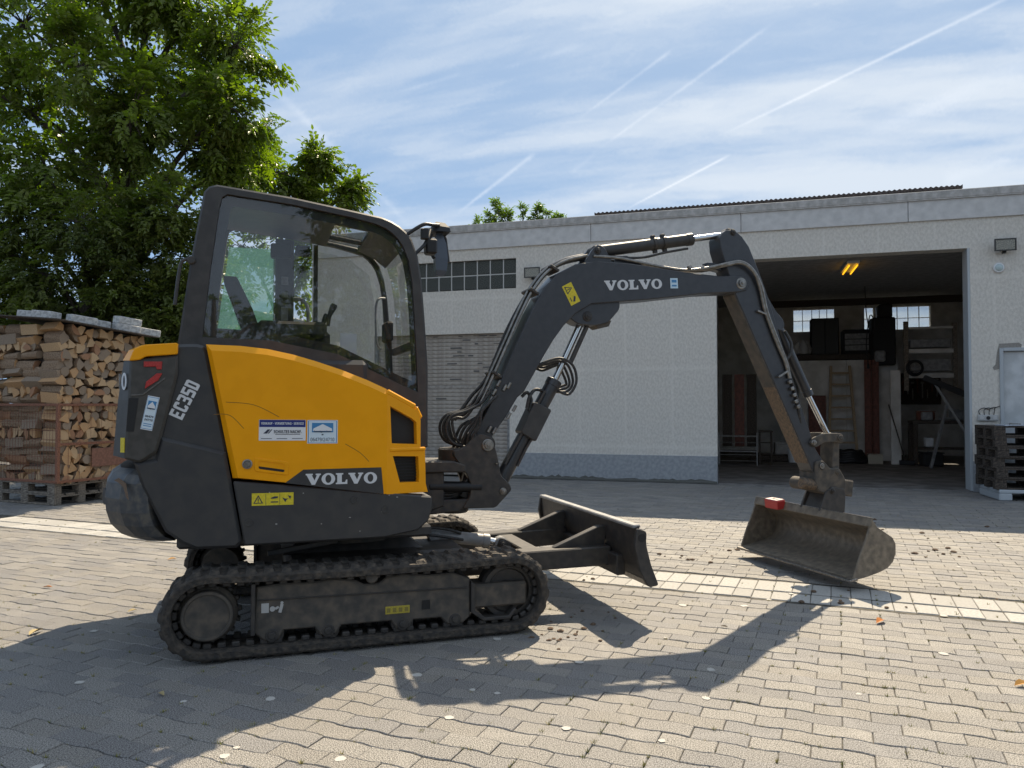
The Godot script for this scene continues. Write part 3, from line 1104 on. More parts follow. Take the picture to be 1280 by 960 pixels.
	pg.box(Vector3(.05, -1.05, 0), Vector3(.05, .1, .05), .01)
	part("plug", pg, M.black, o)
	o = hallthing("broom", "broom leaning on the white shelving post", "broom", 7.12, FL, -4.95)
	var br := MB.new()
	br.cyl(Vector3(.16, .05, 0), Vector3(-.15, 1.3, -.1), .014, 8)
	part("handle", br, M.wood_dark, o)
	quick(o, "head", M.black, [[.18, .06, .0, .30, .10, .07]], .01)
	o = hallthing("cardboard_box", "pale box on the floor left of the white shelving post", "box", 6.72, FL, -5.3)
	quick(o, "body", flat(Color(.42, .38, .30), .9), [[0, .1, 0, .3, .2, .25]], .004)
	quick(o, "flap", flat(Color(.46, .41, .33), .9), [[-.07, .206, 0, .14, .008, .25], [.075, .206, 0, .14, .008, .25]], .0)
	o = hallthing("hose_pile", "dark pile of hoses and tarpaulin at the foot of the ladder", "tarpaulin", 6.2, FL, -5.3)
	var ty := MB.new()
	for k in 5:
		var ring := []
		for a in 21:
			ring.append(Vector3(cos(TAU * a / 20.0) * (.36 - .03 * k), .05 + .05 * k + .015 * sin(a * 1.7), sin(TAU * a / 20.0) * .2))
		ty.tube(ring, .05, 7)
	part("fold", ty, M.black, o)

# ---------------------------------------------------------------- excavator
const TR := .217
const TL := 1.646
const TC := Vector2(-.80, .235)

func belt_at(s: float) -> Array:
	var total := 2.0 * TL + TAU * TR
	s = fposmod(s, total)
	var p: Vector2
	var n: Vector2
	if s < TL:
		p = TC + Vector2(s, -TR)
		n = Vector2.DOWN * -1.0
		n = Vector2(0, -1)
	elif s < TL + PI * TR:
		var a := -PI / 2 + (s - TL) / TR
		n = Vector2(cos(a), sin(a))
		p = TC + Vector2(TL, 0) + n * TR
	elif s < 2 * TL + PI * TR:
		var f := (s - TL - PI * TR) / TL
		p = TC + Vector2(TL * (1.0 - f), TR - .014 * sin(PI * f))
		n = Vector2(0, 1)
	else:
		var a := PI / 2 + (s - 2 * TL - PI * TR) / TR
		n = Vector2(cos(a), sin(a))
		p = TC + n * TR
	return [p, n]

func make_track(X: Node3D, side: float) -> void:
	var t := Node3D.new()
	t.name = "track"
	t.position.z = side * .70
	X.add_child(t, true)
	var total := 2.0 * TL + TAU * TR
	var N := 110
	var prof := [[0.0, .148], [-.010, .155], [-.040, .155], [-.046, .140], [-.046, .06], [-.046, -.06], [-.046, -.140], [-.040, -.155], [-.010, -.155], [0.0, -.148], [.003, -.08], [.003, .08]]
	var mb := MB.new()
	var rings := []
	for i in N:
		var q := belt_at(total * i / N)
		var r := []
		for k in prof:
			var e: Vector2 = q[0] + q[1] * k[0]
			r.append(Vector3(e.x, e.y, k[1]))
		rings.append([r, q])
	for i in N:
		var A: Array = rings[i][0]
		var B: Array = rings[(i + 1) % N][0]
		for k in prof.size():
			var k2 := (k + 1) % prof.size()
			var d := Vector2(prof[k2][0] - prof[k][0], prof[k2][1] - prof[k][1])
			var hn := Vector2(-d.y, d.x).normalized()
			var na: Vector2 = rings[i][1][1] * hn.x
			var nb: Vector2 = rings[(i + 1) % N][1][1] * hn.x
			var sgn := 1.0 if Vector2(hn.x, hn.y).dot(Vector2(prof[k][0] + .021, prof[k][1] * .1)) > 0 else -1.0
			var VA := Vector3(na.x, na.y, hn.y) * sgn
			var VB := Vector3(nb.x, nb.y, hn.y) * sgn
			mb.quadn(A[k], B[k], B[k2], A[k2], VA, VB, VB, VA)
	part("rubber_belt", mb, M.rubber, t)
	var lug := MB.new()
	lug.loft([[Vector3(-.031, 0, -.076), Vector3(.031, 0, -.076), Vector3(.031, 0, .066), Vector3(-.031, 0, .066)], [Vector3(-.020, .016, -.066), Vector3(.020, .016, -.066), Vector3(.020, .016, .050), Vector3(-.020, .016, .050)]])
	var lm := lug.mesh()
	rng.seed = 3
	for k in 104:
		var q := belt_at(total * (k + .5 * 0.0) / 104.0)
		var nn: Vector2 = q[1]
		var y := Vector3(nn.x, nn.y, 0)
		var z := Vector3(0, 0, 1.0 if k % 2 == 0 else -1.0)
		var o := part("lug", lm, M.rubber, t)
		o.transform = Transform3D(Basis(y.cross(z), y, z), Vector3(q[0].x, q[0].y, z.z * .073))
	var tm := MB.new()   # inner guide teeth
	for k in 66:
		var q := belt_at(total * k / 66.0)
		var nn: Vector2 = q[1]
		var y := Vector3(nn.x, nn.y, 0)
		var c: Vector2 = q[0] - nn * .058
		for z in [.075, -.075]:
			tm.box(Vector3(c.x, c.y, z), Vector3(.042, .028, .05), .006, Basis(y.cross(Vector3.BACK), y, Vector3.BACK))
	tag(part("guide_teeth", tm, M.steel, t), "", "", "", "stuff")
	var s := side
	# sprocket and final drive
	var sp := PackedVector2Array()
	for k in 17 * 4:
		var a := TAU * k / (17.0 * 4)
		var r := .168 if k % 4 < 2 else .138
		sp.append(TC + Vector2(cos(a), sin(a)) * r)
	var sm := MB.new()
	sm.prism(sp, -.022, .022, .004)
	part("sprocket", sm, M.steel, t)
	var fd := MB.new()
	var fo := Vector3(TC.x, TC.y, 0)
	fd.lathe(fo + Vector3(0, 0, s * .02), Vector3(0, 0, s), [[0, .15], [.03, .148], [.05, .130], [.092, .127], [.096, .122], [.096, .112], [.088, .108], [.088, .0]], 40)
	fd.lathe(fo, Vector3(0, 0, -s), [[0, .15], [.06, .14], [.12, .12], [.2, .12], [.2, 0]], 28)
	part("final_drive", fd, M.dirty, t)
	var bolts := MB.new()
	for k in 12:
		var a := TAU * k / 12.0 + .2
		bolts.cyl(fo + Vector3(cos(a) * .14, sin(a) * .14, s * .03), fo + Vector3(cos(a) * .14, sin(a) * .14, s * .062), .009, 6)
	part("bolts", bolts, M.steel, t)
	var io := Vector3(TC.x + TL, TC.y, 0)
	var im := MB.new()
	im.lathe(io - Vector3(0, 0, s * .06), Vector3(0, 0, s), [[0, 0], [0, .155], [.02, .168], [.10, .168], [.12, .155], [.12, .13], [.10, .12], [.10, .06], [.13, .05], [.13, 0]], 40)
	part("idler", im, M.steel, t)
	for x in [-.48, -.19, .215, .512]:
		var r := MB.new()
		r.lathe(Vector3(x, .112, -s * .09), Vector3(0, 0, s), [[0, 0], [0, .062], [.05, .066], [.06, .05], [.12, .05], [.13, .066], [.18, .062], [.18, 0]], 20)
		part("roller", r, M.steel, t)
	var tr := MB.new()
	tr.cyl(Vector3(.041, .383, -s * .08), Vector3(.041, .383, s * .135), .034, 20, .006)
	part("carrier_roller", tr, M.dirty, t)
	# frame
	var f := MB.new()
	var fp := pv([-.575, .13, -.56, .365, -.42, .378, -.30, .372, -.16, .385, -.04, .365, .0, .342, .08, .342, .125, .372, .22, .385, .36, .368, .50, .372, .6, .33, .6, .117, .56, .084, .47, .084, .43, .125, .275, .125, .25, .084, .18, .084, .15, .13, -.12, .13, -.15, .086, -.23, .086, -.26, .13, -.42, .13, -.445, .082, -.515, .082])
	f.prism(fp, -.11, .11, .008)
	part("track_frame", f, M.dirty, t)
	var fl := MB.new()
	fl.box(Vector3(-.575, .255, 0), Vector3(.022, .27, .27), .004)
	fl.bar(Vector3(-.55, .30, s * .112), Vector3(.58, .285, s * .112), .012, .006, .002)
	part("flange", fl, M.steel, t)
	for x in [-.48, -.19, .215, .512]:
		var b := MB.new()
		b.cyl(Vector3(x, .109, s * .108), Vector3(x, .109, s * .124), .02, 6, .003)
		b.cyl(Vector3(x, .109, s * .105), Vector3(x, .109, s * .114), .034, 16, .002)
		part("roller_bolt", b, M.steel, t)
	var tb := MB.new()
	tb.box(Vector3(.775, .222, 0), Vector3(.35, .135, .19), .012)
	part("tensioner", tb, M.dirty, t)
	var tp := MB.new()
	tp.prism(pv([.605, .315, .63, .30, .63, .15, .69, .105, .83, .105, .86, .14, .87, .15, .88, .135, .84, .085, .68, .085, .605, .14]), -.10, .118, .004)
	part("cover_rim", tp, M.steel, t)
	if side > 0:
		var bh := MB.new()
		bh.box(Vector3(.345, .205, .1095), Vector3(.045, .05, .006))
		part("access_hole", bh, M.black, t)
		var d := MB.new()
		d.box(Vector3(.185, .19, .111), Vector3(.135, .042, .003), .001)
		var ds := part("warning_label", d, mat(Color(.32, .25, .03), Color(.52, .42, .05), .6, 8.0, .05, 5, 90), t)
		var dt := MB.new()
		for k in 4:
			dt.box(Vector3(.135 + k * .033, .19, .1135), Vector3(.02, .024, .001))
		part("print", dt, mat(Color(.12, .10, .03), Color(.34, .27, .05), .7, 20.0, .1, 3, 91), ds)
		var w := MB.new()
		w.box(Vector3(-.515, .255, .111), Vector3(.038, .05, .002))
		w.cyl(Vector3(-.478, .248, .110), Vector3(-.478, .248, .1125), .014, 10)
		w.box(Vector3(-.455, .252, .111), Vector3(.02, .012, .002), 0, Basis(Vector3.BACK, .5))
		w.box(Vector3(-.435, .248, .111), Vector3(.016, .045, .002), 0, Basis(Vector3.BACK, -.25))
		w.cyl(Vector3(-.43, .277, .110), Vector3(-.43, .277, .1125), .008, 8)
		part("pictogram", w, flat(Color(.42, .41, .39), .6), t)

func glyph(ch: String) -> Array:
	match ch:
		"V": return [1.5, pv([0, 1, .70, 1, .70, .88, .60, .86, .88, .38, 1.10, .86, .98, .88, .98, 1, 1.5, 1, 1.5, .88, 1.40, .86, .93, 0, .60, 0, .10, .86, 0, .88])]
		"L": return [1.2, pv([0, 0, 1.16, 0, 1.16, .40, 1.03, .40, .93, .17, .60, .17, .60, .86, .74, .88, .74, 1, 0, 1, 0, .88, .14, .86, .14, .14, 0, .12])]
		"E": return [.62, pv([0, 0, .62, 0, .62, .2, .22, .2, .22, .41, .52, .41, .52, .59, .22, .59, .22, .8, .62, .8, .62, 1, 0, 1])]
		"C": return [.62, pv([.1, 0, .52, 0, .62, .1, .62, .3, .4, .3, .4, .2, .22, .2, .22, .8, .4, .8, .4, .7, .62, .7, .62, .9, .52, 1, .1, 1, 0, .9, 0, .1])]
		"3": return [.62, pv([0, 1, .52, 1, .62, .9, .62, .58, .55, .5, .62, .42, .62, .1, .52, 0, 0, 0, 0, .2, .4, .2, .4, .41, .12, .41, .12, .59, .4, .59, .4, .8, 0, .8])]
		"5": return [.62, pv([0, 1, .62, 1, .62, .8, .22, .8, .22, .62, .52, .62, .62, .52, .62, .1, .52, 0, 0, 0, 0, .2, .4, .2, .4, .42, 0, .42])]
	return [.62, PackedVector2Array()]

func wordmark(s: String, h: float, width: float, m: Material, parent: Node, T: Transform3D) -> void:
	var root := MeshInstance3D.new()
	root.name = "lettering"
	var mb := MB.new()
	var x := 0.0
	var gap := .07 if s.begins_with("V") else .12
	for ch in s:
		if ch == "O" or ch == "D":
			var O := PackedVector2Array()
			var I := PackedVector2Array()
			if ch == "O":
				for k in 28:
					var a := TAU * k / 28.0
					O.append(Vector2(x + .68 + .68 * cos(a), .5 + .53 * sin(a)))
					I.append(Vector2(x + .68 + .30 * cos(a), .5 + .37 * sin(a)))
				x += 1.36 + gap
			else:
				O = pv([x, 0, x + .52, 0, x + .62, .1, x + .62, .9, x + .52, 1, x, 1])
				I = pv([x + .22, .2, x + .36, .2, x + .4, .24, x + .4, .76, x + .36, .8, x + .22, .8])
				x += .62 + gap
			mb.ring(O, I, 0, .02)
		else:
			var g := glyph(ch)
			var p: PackedVector2Array = g[1]
			for k in p.size():
				p[k].x += x
			mb.prism(p, 0, .02, 0, false)
			x += g[0] + gap
	x -= gap
	root.mesh = mb.mesh()
	root.material_override = m
	root.transform = T * Transform3D(Basis.from_scale(Vector3(width / x, h, .1)), Vector3.ZERO)
	parent.add_child(root, true)

func plate(called: String, w: float, h: float, m: Material, parent: Node, T: Transform3D, th := .0015) -> MeshInstance3D:
	var mb := MB.new()
	mb.box(Vector3(0, 0, th * .5), Vector3(w, h, th))
	var o := part(called, mb, m, parent)
	o.transform = T
	return o

func sub(called: String, poly: PackedVector2Array, m: Material, parent: Node, z := .0015, th := .0008) -> void:
	var mb := MB.new()
	mb.prism(poly, z, z + th, 0, false)
	part(called, mb, m, parent)

func rect(x: float, y: float, w: float, h: float) -> PackedVector2Array:
	return pv([x - w / 2, y - h / 2, x + w / 2, y - h / 2, x + w / 2, y + h / 2, x - w / 2, y + h / 2])

func house_sticker(w: float, h: float, parent: Node, T: Transform3D, tall: bool) -> void:
	var p := plate("house_sticker", w, h, M.white, parent, T)
	var y0 := h * (.18 if not tall else .24)
	sub("border", rect(0, 0, w * .95, h * .95), M.sky_blue, p)
	sub("field", rect(0, 0, w * .90, h * .92), flat(Color(.62, .72, .78), .4), p, .0024)
	sub("logo_ground", rect(0, y0, w * .70, h * (.40 if not tall else .24)), M.sky_blue, p, .0034)
	var rh := h * (.19 if not tall else .12)
	sub("roof", pv([-w * .32, y0 - rh * .75, w * .32, y0 - rh * .75, w * .30, y0 - rh * .2, 0, y0 + rh * .8, -w * .30, y0 - rh * .2]), M.white, p, .0044)
	text("hendgen-bau", h * .065 if not tall else h * .035, M.ink, p, Transform3D(Basis.IDENTITY, Vector3(0, y0 - rh * .85, .0055)), "print", "Droid Sans", true, w * .56)
	if tall:
		text("06479", h * .06, M.ink, p, Transform3D(Basis.IDENTITY, Vector3(0, -h * .10, .0034)), "print")
		text("24710", h * .06, M.ink, p, Transform3D(Basis.IDENTITY, Vector3(0, -h * .20, .0034)), "print")
		sub("small_print", rect(0, -h * .32, w * .7, h * .02), M.sky_blue, p, .0034)
		sub("small_print", rect(0, -h * .38, w * .7, h * .02), M.sky_blue, p, .0034)
	else:
		sub("dot", rect(0, -h * .12, w * .06, h * .05), M.ink, p, .0034)
		text("06479/24710", h * .15, M.ink, p, Transform3D(Basis.IDENTITY, Vector3(0, -h * .33, .0034)), "print", "Droid Sans", false, w * .78)

func warning(w: float, h: float, panels: int, parent: Node, T: Transform3D) -> void:
	var p := plate("warning_sticker", w, h, M.sign_yellow, parent, T)
	sub("triangle", pv([-h * .38, -h * .33, h * .38, -h * .33, 0, h * .36]), M.ink, p)
	var t := p.get_child(p.get_child_count() - 1)
	t.position.x = -w * .5 + h * .5
	sub("triangle_field", pv([-h * .25, -h * .26, h * .25, -h * .26, 0, h * .20]), M.sign_yellow, p, .0024)
	p.get_child(p.get_child_count() - 1).position.x = -w * .5 + h * .5
	sub("mark", rect(-w * .5 + h * .5, -h * .02, h * .07, h * .22), M.ink, p, .0034)
	sub("mark", rect(-w * .5 + h * .5, -h * .20, h * .07, h * .06), M.ink, p, .0034)
	if panels > 1:
		for k in [1, 2]:
			sub("divider", rect(-w * .5 + w * k / 3.0, 0, h * .03, h * .9), M.ink, p)
		sub("pictogram", pv([-.05 * w, .10 * h, .04 * w, .22 * h, .13 * w, .20 * h, .12 * w, .08 * h, .02 * w, .02 * h, -.05 * w, .04 * h]), M.ink, p)
		sub("pictogram", rect(.04 * w, -.24 * h, .18 * w, .09 * h), M.ink, p)
		sub("pictogram", pv([.22 * w, .12 * h, .27 * w, -.12 * h, .30 * w, -.30 * h, .33 * w, -.10 * h, .38 * w, .02 * h, .30 * w, .0]), M.ink, p)
		sub("pictogram", pv([.36 * w, .28 * h, .44 * w, .20 * h, .42 * w, -.05 * h, .39 * w, .1 * h]), M.ink, p)

func hoses(list: Array, parent: Node, m: Material, called := "hose") -> void:
	for h in list:
		var mb := MB.new()
		mb.tube(spline(h[1], 6), h[0], 8)
		part(called, mb, m, parent)

func pin(x: float, y: float, z0: float, z1: float, r: float, parent: Node, m: Material) -> void:
	var mb := MB.new()
	mb.cyl(Vector3(x, y, z0), Vector3(x, y, z1), r, 20, .006)
	mb.cyl(Vector3(x, y, z1), Vector3(x, y, z1 + .012), r * .62, 16, .003)
	mb.cyl(Vector3(x, y, z1 + .01), Vector3(x, y, z1 + .02), r * .28, 6, .002)
	part("pin", mb, m, parent)

func ram(called: String, a: Vector3, b: Vector3, c: Vector3, r: float, rr: float, X: Node, m: Material) -> MeshInstance3D:
	var mb := MB.new()
	var d := (b - a).normalized()
	var L := a.distance_to(b)
	mb.lathe(a, d, [[-.02, 0], [-.02, r * .7], [.0, r * .95], [.02, r], [L - .05, r], [L - .048, r * 1.08], [L - .004, r * 1.08], [L, r * .95], [L, 0]], 24)
	mb.cyl(a - Vector3(0, 0, r * 1.05), a + Vector3(0, 0, r * 1.05), r * .95, 18, .006)
	var o := part(called, mb, m, X)
	var rd := MB.new()
	rd.cyl(b, c, rr, 18)
	part("rod", rd, M.chrome, o)
	var ey := MB.new()
	ey.cyl(c - Vector3(0, 0, rr * 1.6), c + Vector3(0, 0, rr * 1.6), rr * 1.9, 18, .006)
	part("eye", ey, m, o)
	return o

func excavator() -> void:
	var X := thing("excavator", "yellow and dark grey compact excavator with bent arm standing in the yard", "excavator", at(-1.061, 0, -5.012, 18))
	make_track(X, 1.0)
	make_track(X, -1.0)
	# carbody and slewing ring
	var cb := MB.new()
	cb.box(Vector3(0, .36, 0), Vector3(.80, .17, 1.2), .03)
	cb.box(Vector3(.35, .36, 0), Vector3(.7, .13, .8), .03)
	cb.loft([[Vector3(-.42, .44, -.35), Vector3(.42, .44, -.35), Vector3(.42, .44, .35), Vector3(-.42, .44, .35)], [Vector3(-.34, .50, -.3), Vector3(.34, .50, -.3), Vector3(.34, .50, .3), Vector3(-.34, .50, .3)]])
	cb.bar(Vector3(-.50, .47, .42), Vector3(-.12, .54, .52), .03, .03, .004)
	part("carbody", cb, M.steel, X)
	var sr := MB.new()
	sr.lathe(Vector3(0, .49, 0), Vector3.UP, [[0, 0], [0, .36], [.05, .36], [.05, .33], [.10, .33], [.10, 0]], 36)
	part("slewing_ring", sr, M.dirty, X)
	# dozer blade
	var bl := MB.new()
	bl.prism(pv([1.640, .575, 1.664, .585, 1.676, .48, 1.696, .36, 1.762, .226, 1.742, .214, 1.668, .34, 1.645, .46]), -.835, .835, .004)
	var blade := part("dozer_blade", bl, M.steel, X)
	var tl := MB.new()
	tl.box(Vector3(1.648, .580, 0), Vector3(.055, .022, 1.66), .006)
	part("top_edge", tl, M.metal_grey, blade)  # lighter grey paints the sun glint along the blade top
	var wc := MB.new()
	wc.bar(Vector3(1.742, .226, -.83), Vector3(1.742, .226, .83), .02, .05, .003, Vector3(-.55, 1, 0))
	part("cutting_edge", wc, M.edge, blade)
	for s in [-1.0, 1.0]:
		var e := MB.new()
		e.prism(fillet(pv([1.635, .575, 1.70, .552, 1.695, .475, 1.727, .351, 1.781, .219, 1.71, .212, 1.655, .31, 1.618, .46]), .02), s * .85 - .016, s * .85 + .016, .004)
		part("end_plate", e, M.steel, blade)
		var hl := MB.new()
		hl.cyl(Vector3(1.665, .515, s * .85 - .018), Vector3(1.665, .515, s * .85 + .018), .026, 18)
		part("lifting_hole", hl, M.dirty if s < 0 else M.black, blade)
		var g := MB.new()
		g.prism(pv([1.28, .395, 1.63, .36, 1.655, .52, 1.60, .52]), s * .36 - .03, s * .36 + .03, .005)
		part("gusset", g, M.steel, blade)
		var a := MB.new()
		a.bar(Vector3(.62, .315, s * .34), Vector3(1.655, .335, s * .40), .13, .125, .008)
		part("push_arm", a, M.steel, blade)
	var cr := MB.new()
	cr.box(Vector3(1.16, .325, 0), Vector3(.12, .10, .70), .008)
	cr.box(Vector3(1.655, .30, 0), Vector3(.06, .13, 1.2), .006)
	part("cross_member", cr, M.steel, blade)
	var bc := ram("blade_cylinder", Vector3(.56, .45, 0), Vector3(.95, .393, 0), Vector3(1.03, .372, 0), .042, .024, X, M.metal_grey)
	var ce := MB.new()
	ce.prism(fillet(pv([.98, .34, 1.02, .42, 1.06, .40, 1.18, .33, 1.18, .30, 1.0, .30]), .02), -.05, -.03, .003)
	ce.prism(fillet(pv([.98, .34, 1.02, .42, 1.06, .40, 1.18, .33, 1.18, .30, 1.0, .30]), .02), .03, .05, .003)
	part("bracket", ce, M.steel, bc)
	pin(1.03, .372, -.05, .056, .03, bc, M.steel)
	hoses([[.010, [Vector3(.45, .50, .06), Vector3(.55, .51, .07), Vector3(.66, .49, .06), Vector3(.74, .46, .04)]], [.010, [Vector3(.45, .48, .10), Vector3(.58, .46, .1), Vector3(.75, .42, .06)]]], bc, M.hose)
	upper_body(X)
	cab(X)
	boom_and_arm(X)

func upper_body(X: Node3D) -> void:
	var b := MB.new()
	b.box(Vector3(-.28, .60, 0), Vector3(1.36, .07, 1.40), .015)
	b.box(Vector3(-.42, 1.1, -.2), Vector3(1.0, 1.0, 1.05), .03)
	b.box(Vector3(.16, .86, -.15), Vector3(.46, .5, 1.1), .03)
	part("main_frame", b, M.body, X)
	var rb := MB.new()   # rear body, upper panel and prouder lower panel
	rb.prism(fillet(pv([-1.15, 1.02, -1.10, 1.60, -.955, 1.645, -.825, 1.647, -.70, 1.02]), .04, 2), -.73, .735, .016)
	var rear := part("rear_panel", rb, M.body, X)
	var lb := MB.new()
	lb.prism(pv([-1.16, 1.03, -1.06, 1.045, -1.035, 1.16, -.72, 1.075, -.692, .93, -.634, .60, -.66, .568, -.86, .572, -.925, .605, -1.01, .67, -1.12, .9]), -.74, .757, .016)
	part("lower_rear_panel", lb, M.body, X)
	# counterweight lip, rounded in plan
	var rings := []
	for q in [[.612, .13], [.64, .075], [.70, .022], [.77, .0], [.84, -.008], [.92, .004], [.965, .03], [.992, .07]]:
		var ins: float = q[1]
		var r := []
		var pts := [[-1.085, .745], [-1.15, .745], [-1.225, .70], [-1.315, .57], [-1.36, .3], [-1.375, 0], [-1.36, -.3], [-1.315, -.57], [-1.225, -.70], [-1.085, -.745], [-1.0, -.6], [-.95, -.3], [-.95, 0], [-.95, .3], [-1.0, .6]]
		for p in pts:
			var k := 1.0 if p[0] < -1.05 else 0.0
			r.append(Vector3(p[0] + ins * k * .9, q[0], p[1] - signf(p[1]) * maxf(ins, 0) * .5))
		rings.append(r)
	var cw := MB.new()
	cw.loft(rings)
	var cwo := part("counterweight", cw, mat(Color(.05, .055, .062), Color(.115, .105, .09), .5, 1.5, .02, 6, 92, 0, .55, .2), X)
	var eye := MB.new()
	eye.cyl(Vector3(-1.28, .84, .50), Vector3(-1.333, .84, .52), .045, 18)
	part("tow_hole", eye, M.black, cwo)
	var rs := MB.new()
	rs.T = Transform3D(Basis(Vector3.UP, -.96), Vector3(-1.235, .905, .688))
	rs.prism(pv([-.05, .03, .0, .045, .07, .02, .10, -.06, .08, -.05, .05, .0, .0, .02]), .0, .004)
	part("rust_scrape", rs, mat(Color(.09, .07, .055), Color(.22, .125, .065), .75, 6.0, .05, 4, 93), cwo)
	# corner cover with tail light
	var lp := MB.new()
	lp.prism(fillet(pv([-1.185, 1.555, -.958, 1.585, -.957, 1.488, -1.03, 1.165, -1.051, 1.083, -1.129, 1.028, -1.205, 1.05, -1.19, 1.35]), .012, 2), .60, .762, .02)
	lp.loft([[Vector3(-1.20, 1.05, .735), Vector3(-1.28, 1.06, .60), Vector3(-1.30, 1.06, .3), Vector3(-1.31, 1.06, -.3), Vector3(-1.18, 1.06, -.72), Vector3(-1.0, 1.06, -.72), Vector3(-1.0, 1.06, .70)], [Vector3(-1.185, 1.35, .735), Vector3(-1.26, 1.35, .60), Vector3(-1.28, 1.35, .3), Vector3(-1.29, 1.35, -.3), Vector3(-1.17, 1.35, -.72), Vector3(-1.0, 1.35, -.72), Vector3(-1.0, 1.35, .70)], [Vector3(-1.18, 1.555, .735), Vector3(-1.235, 1.56, .60), Vector3(-1.255, 1.56, .3), Vector3(-1.26, 1.56, -.3), Vector3(-1.16, 1.56, -.72), Vector3(-1.0, 1.56, -.72), Vector3(-1.0, 1.56, .70)]])
	var lamp := part("corner_cover", lp, M.lampgrey, X)
	var yc := MB.new()
	yc.prism(fillet(pv([-1.187, 1.55, -1.165, 1.61, -1.12, 1.634, -.958, 1.648, -.958, 1.588, -1.11, 1.574, -1.135, 1.556]), .01, 2), .50, .766, .012)
	yc.loft([[Vector3(-1.187, 1.553, .74), Vector3(-1.24, 1.56, .6), Vector3(-1.265, 1.56, .2), Vector3(-1.265, 1.56, -.4), Vector3(-1.1, 1.56, -.72), Vector3(-1.0, 1.56, 0)], [Vector3(-1.165, 1.61, .72), Vector3(-1.215, 1.615, .58), Vector3(-1.24, 1.615, .2), Vector3(-1.24, 1.615, -.4), Vector3(-1.08, 1.615, -.7), Vector3(-1.0, 1.615, 0)], [Vector3(-1.12, 1.64, .68), Vector3(-1.16, 1.645, .55), Vector3(-1.18, 1.645, .2), Vector3(-1.18, 1.645, -.4), Vector3(-1.06, 1.645, -.6), Vector3(-1.0, 1.645, 0)]])
	part("yellow_cap", yc, M.yellow, X)
	var rd := MB.new()
	rd.prism(pv([-1.117, 1.548, -1.03, 1.549, -1.033, 1.508, -1.055, 1.508, -1.060, 1.522, -1.117, 1.520]), .758, .768, .002, false)
	rd.prism(pv([-1.030, 1.488, -1.048, 1.452, -1.111, 1.408, -1.105, 1.444, -1.055, 1.488]), .758, .768, .002, false)
	part("tail_light", rd, M.red, lamp)
	var rim := MB.new()
	rim.bar(Vector3(-1.175, 1.375, .764), Vector3(-1.12, 1.378, .764), .006, .008, .001)
	rim.bar(Vector3(-1.12, 1.378, .764), Vector3(-1.015, 1.465, .764), .006, .008, .001)
	part("panel_crease", rim, mat(Color(.09, .085, .075), Color(.13, .12, .11), .5, 3.0, .03, 3, 94), lamp)
	var gr := MB.new()
	gr.prism(pv([-1.185, 1.36, -1.14, 1.36, -1.16, 1.19, -1.195, 1.19]), .7625, .7645)
	part("air_slot", gr, M.black, lamp)
	var cn := Basis(Vector3(.444, 0, .896), Vector3.UP, Vector3(-.896, 0, .444))
	wordmark("O", .085, .075, M.letter, lamp, Transform3D(cn, Vector3(-1.250, 1.405, .60)).translated_local(Vector3(.035, 0, .004)))
	wordmark("VOLV", .085, .30, M.letter, lamp, Transform3D(Basis(Vector3(.067, 0, .998), Vector3.UP, Vector3(-.998, 0, .067)), Vector3(-1.274, 1.405, .29)).translated_local(Vector3(0, 0, .004)))
	var ys := plate("warning_sticker", .035, .075, M.sign_yellow, lamp, Transform3D(Basis(Vector3.UP, -.9), Vector3(-1.213, 1.12, .735)), .004)
	house_sticker(.056, .175, lamp, Transform3D(Basis(Vector3.BACK, -.20), Vector3(-1.085, 1.283, .763)), true)
	wordmark("EC35D", .072, .205, M.letter, rear, Transform3D(Basis(Vector3.BACK, 1.13), Vector3(-.935, 1.245, .7365)))
	# yellow engine hood
	var yp := pv([-.823, 1.645, -.65, 1.641, -.511, 1.627, -.38, 1.6, -.26, 1.566, -.12, 1.52, .023, 1.464, .13, 1.415, .13, .824, .115, .822, -.402, .902, -.684, .936])
	var hd := MB.new()
	hd.prism(yp, .36, .765, 0.0, true, false)
	var q := MB.ccw(yp)
	var ip := PackedVector2Array()
	for i in q.size():   # hood edge: wide bevel along the top and rear only
		var p := q[i]
		var y := p.y - (.034 if p.y > 1.4 else 0.0) - (.0 if p.y > 1.4 else -.004)
		var x := p.x + (.028 if p.x < -.67 else 0.0)
		ip.append(Vector2(x, y))
	var hd2 := MB.new()
	hd2.prism(q, .36, .735, 0.0, true, false)
	hd2.cap(ip, .765, 1.0)
	for i in q.size():
		var j := (i + 1) % q.size()
		hd2.face([Vector3(q[i].x, q[i].y, .735), Vector3(q[j].x, q[j].y, .735), Vector3(ip[j].x, ip[j].y, .765), Vector3(ip[i].x, ip[i].y, .765)], Vector3(0, .5, 1) if q[i].y > 1.0 or q[j].y > 1.0 else Vector3(0, -.5, 1))
	var hood := part("engine_hood", hd2, M.yellow, X)
	var T := Transform3D(Basis(Vector3.UP, .22), Vector3(.13, 0, .765))
	var cr := MB.new()
	cr.T = T
	cr.ring(pv([0, 1.387, .174, 1.298, .204, 1.239, .204, 1.0725, 0, 1.0725]), pv([.018, 1.318, .150, 1.248, .178, 1.225, .182, 1.10, .028, 1.108]), -.07, 0, .0)
	cr.ring(pv([0, 1.072, .232, 1.072, .237, .874, .250, .824, 0, .824]), pv([.035, 1.037, .19, 1.03, .196, .93, .194, .884, .078, .886]), -.07, 0, .0)
	cr.bar(Vector3(0, 1.40, -.015), Vector3(.174, 1.312, -.015), .03, .034, .008, Vector3.UP)
	cr.bar(Vector3(.174, 1.312, -.02), Vector3(.208, 1.245, -.02), .03, .034, .008, Vector3.UP)
	cr.box(Vector3(.125, 1.072, -.005), Vector3(.22, .022, .024), .006)
	part("hood_corner", cr, M.yellow, X)
	var hb := MB.new()
	hb.box(Vector3(.19, 1.08, .50), Vector3(.20, .50, .26), .02)
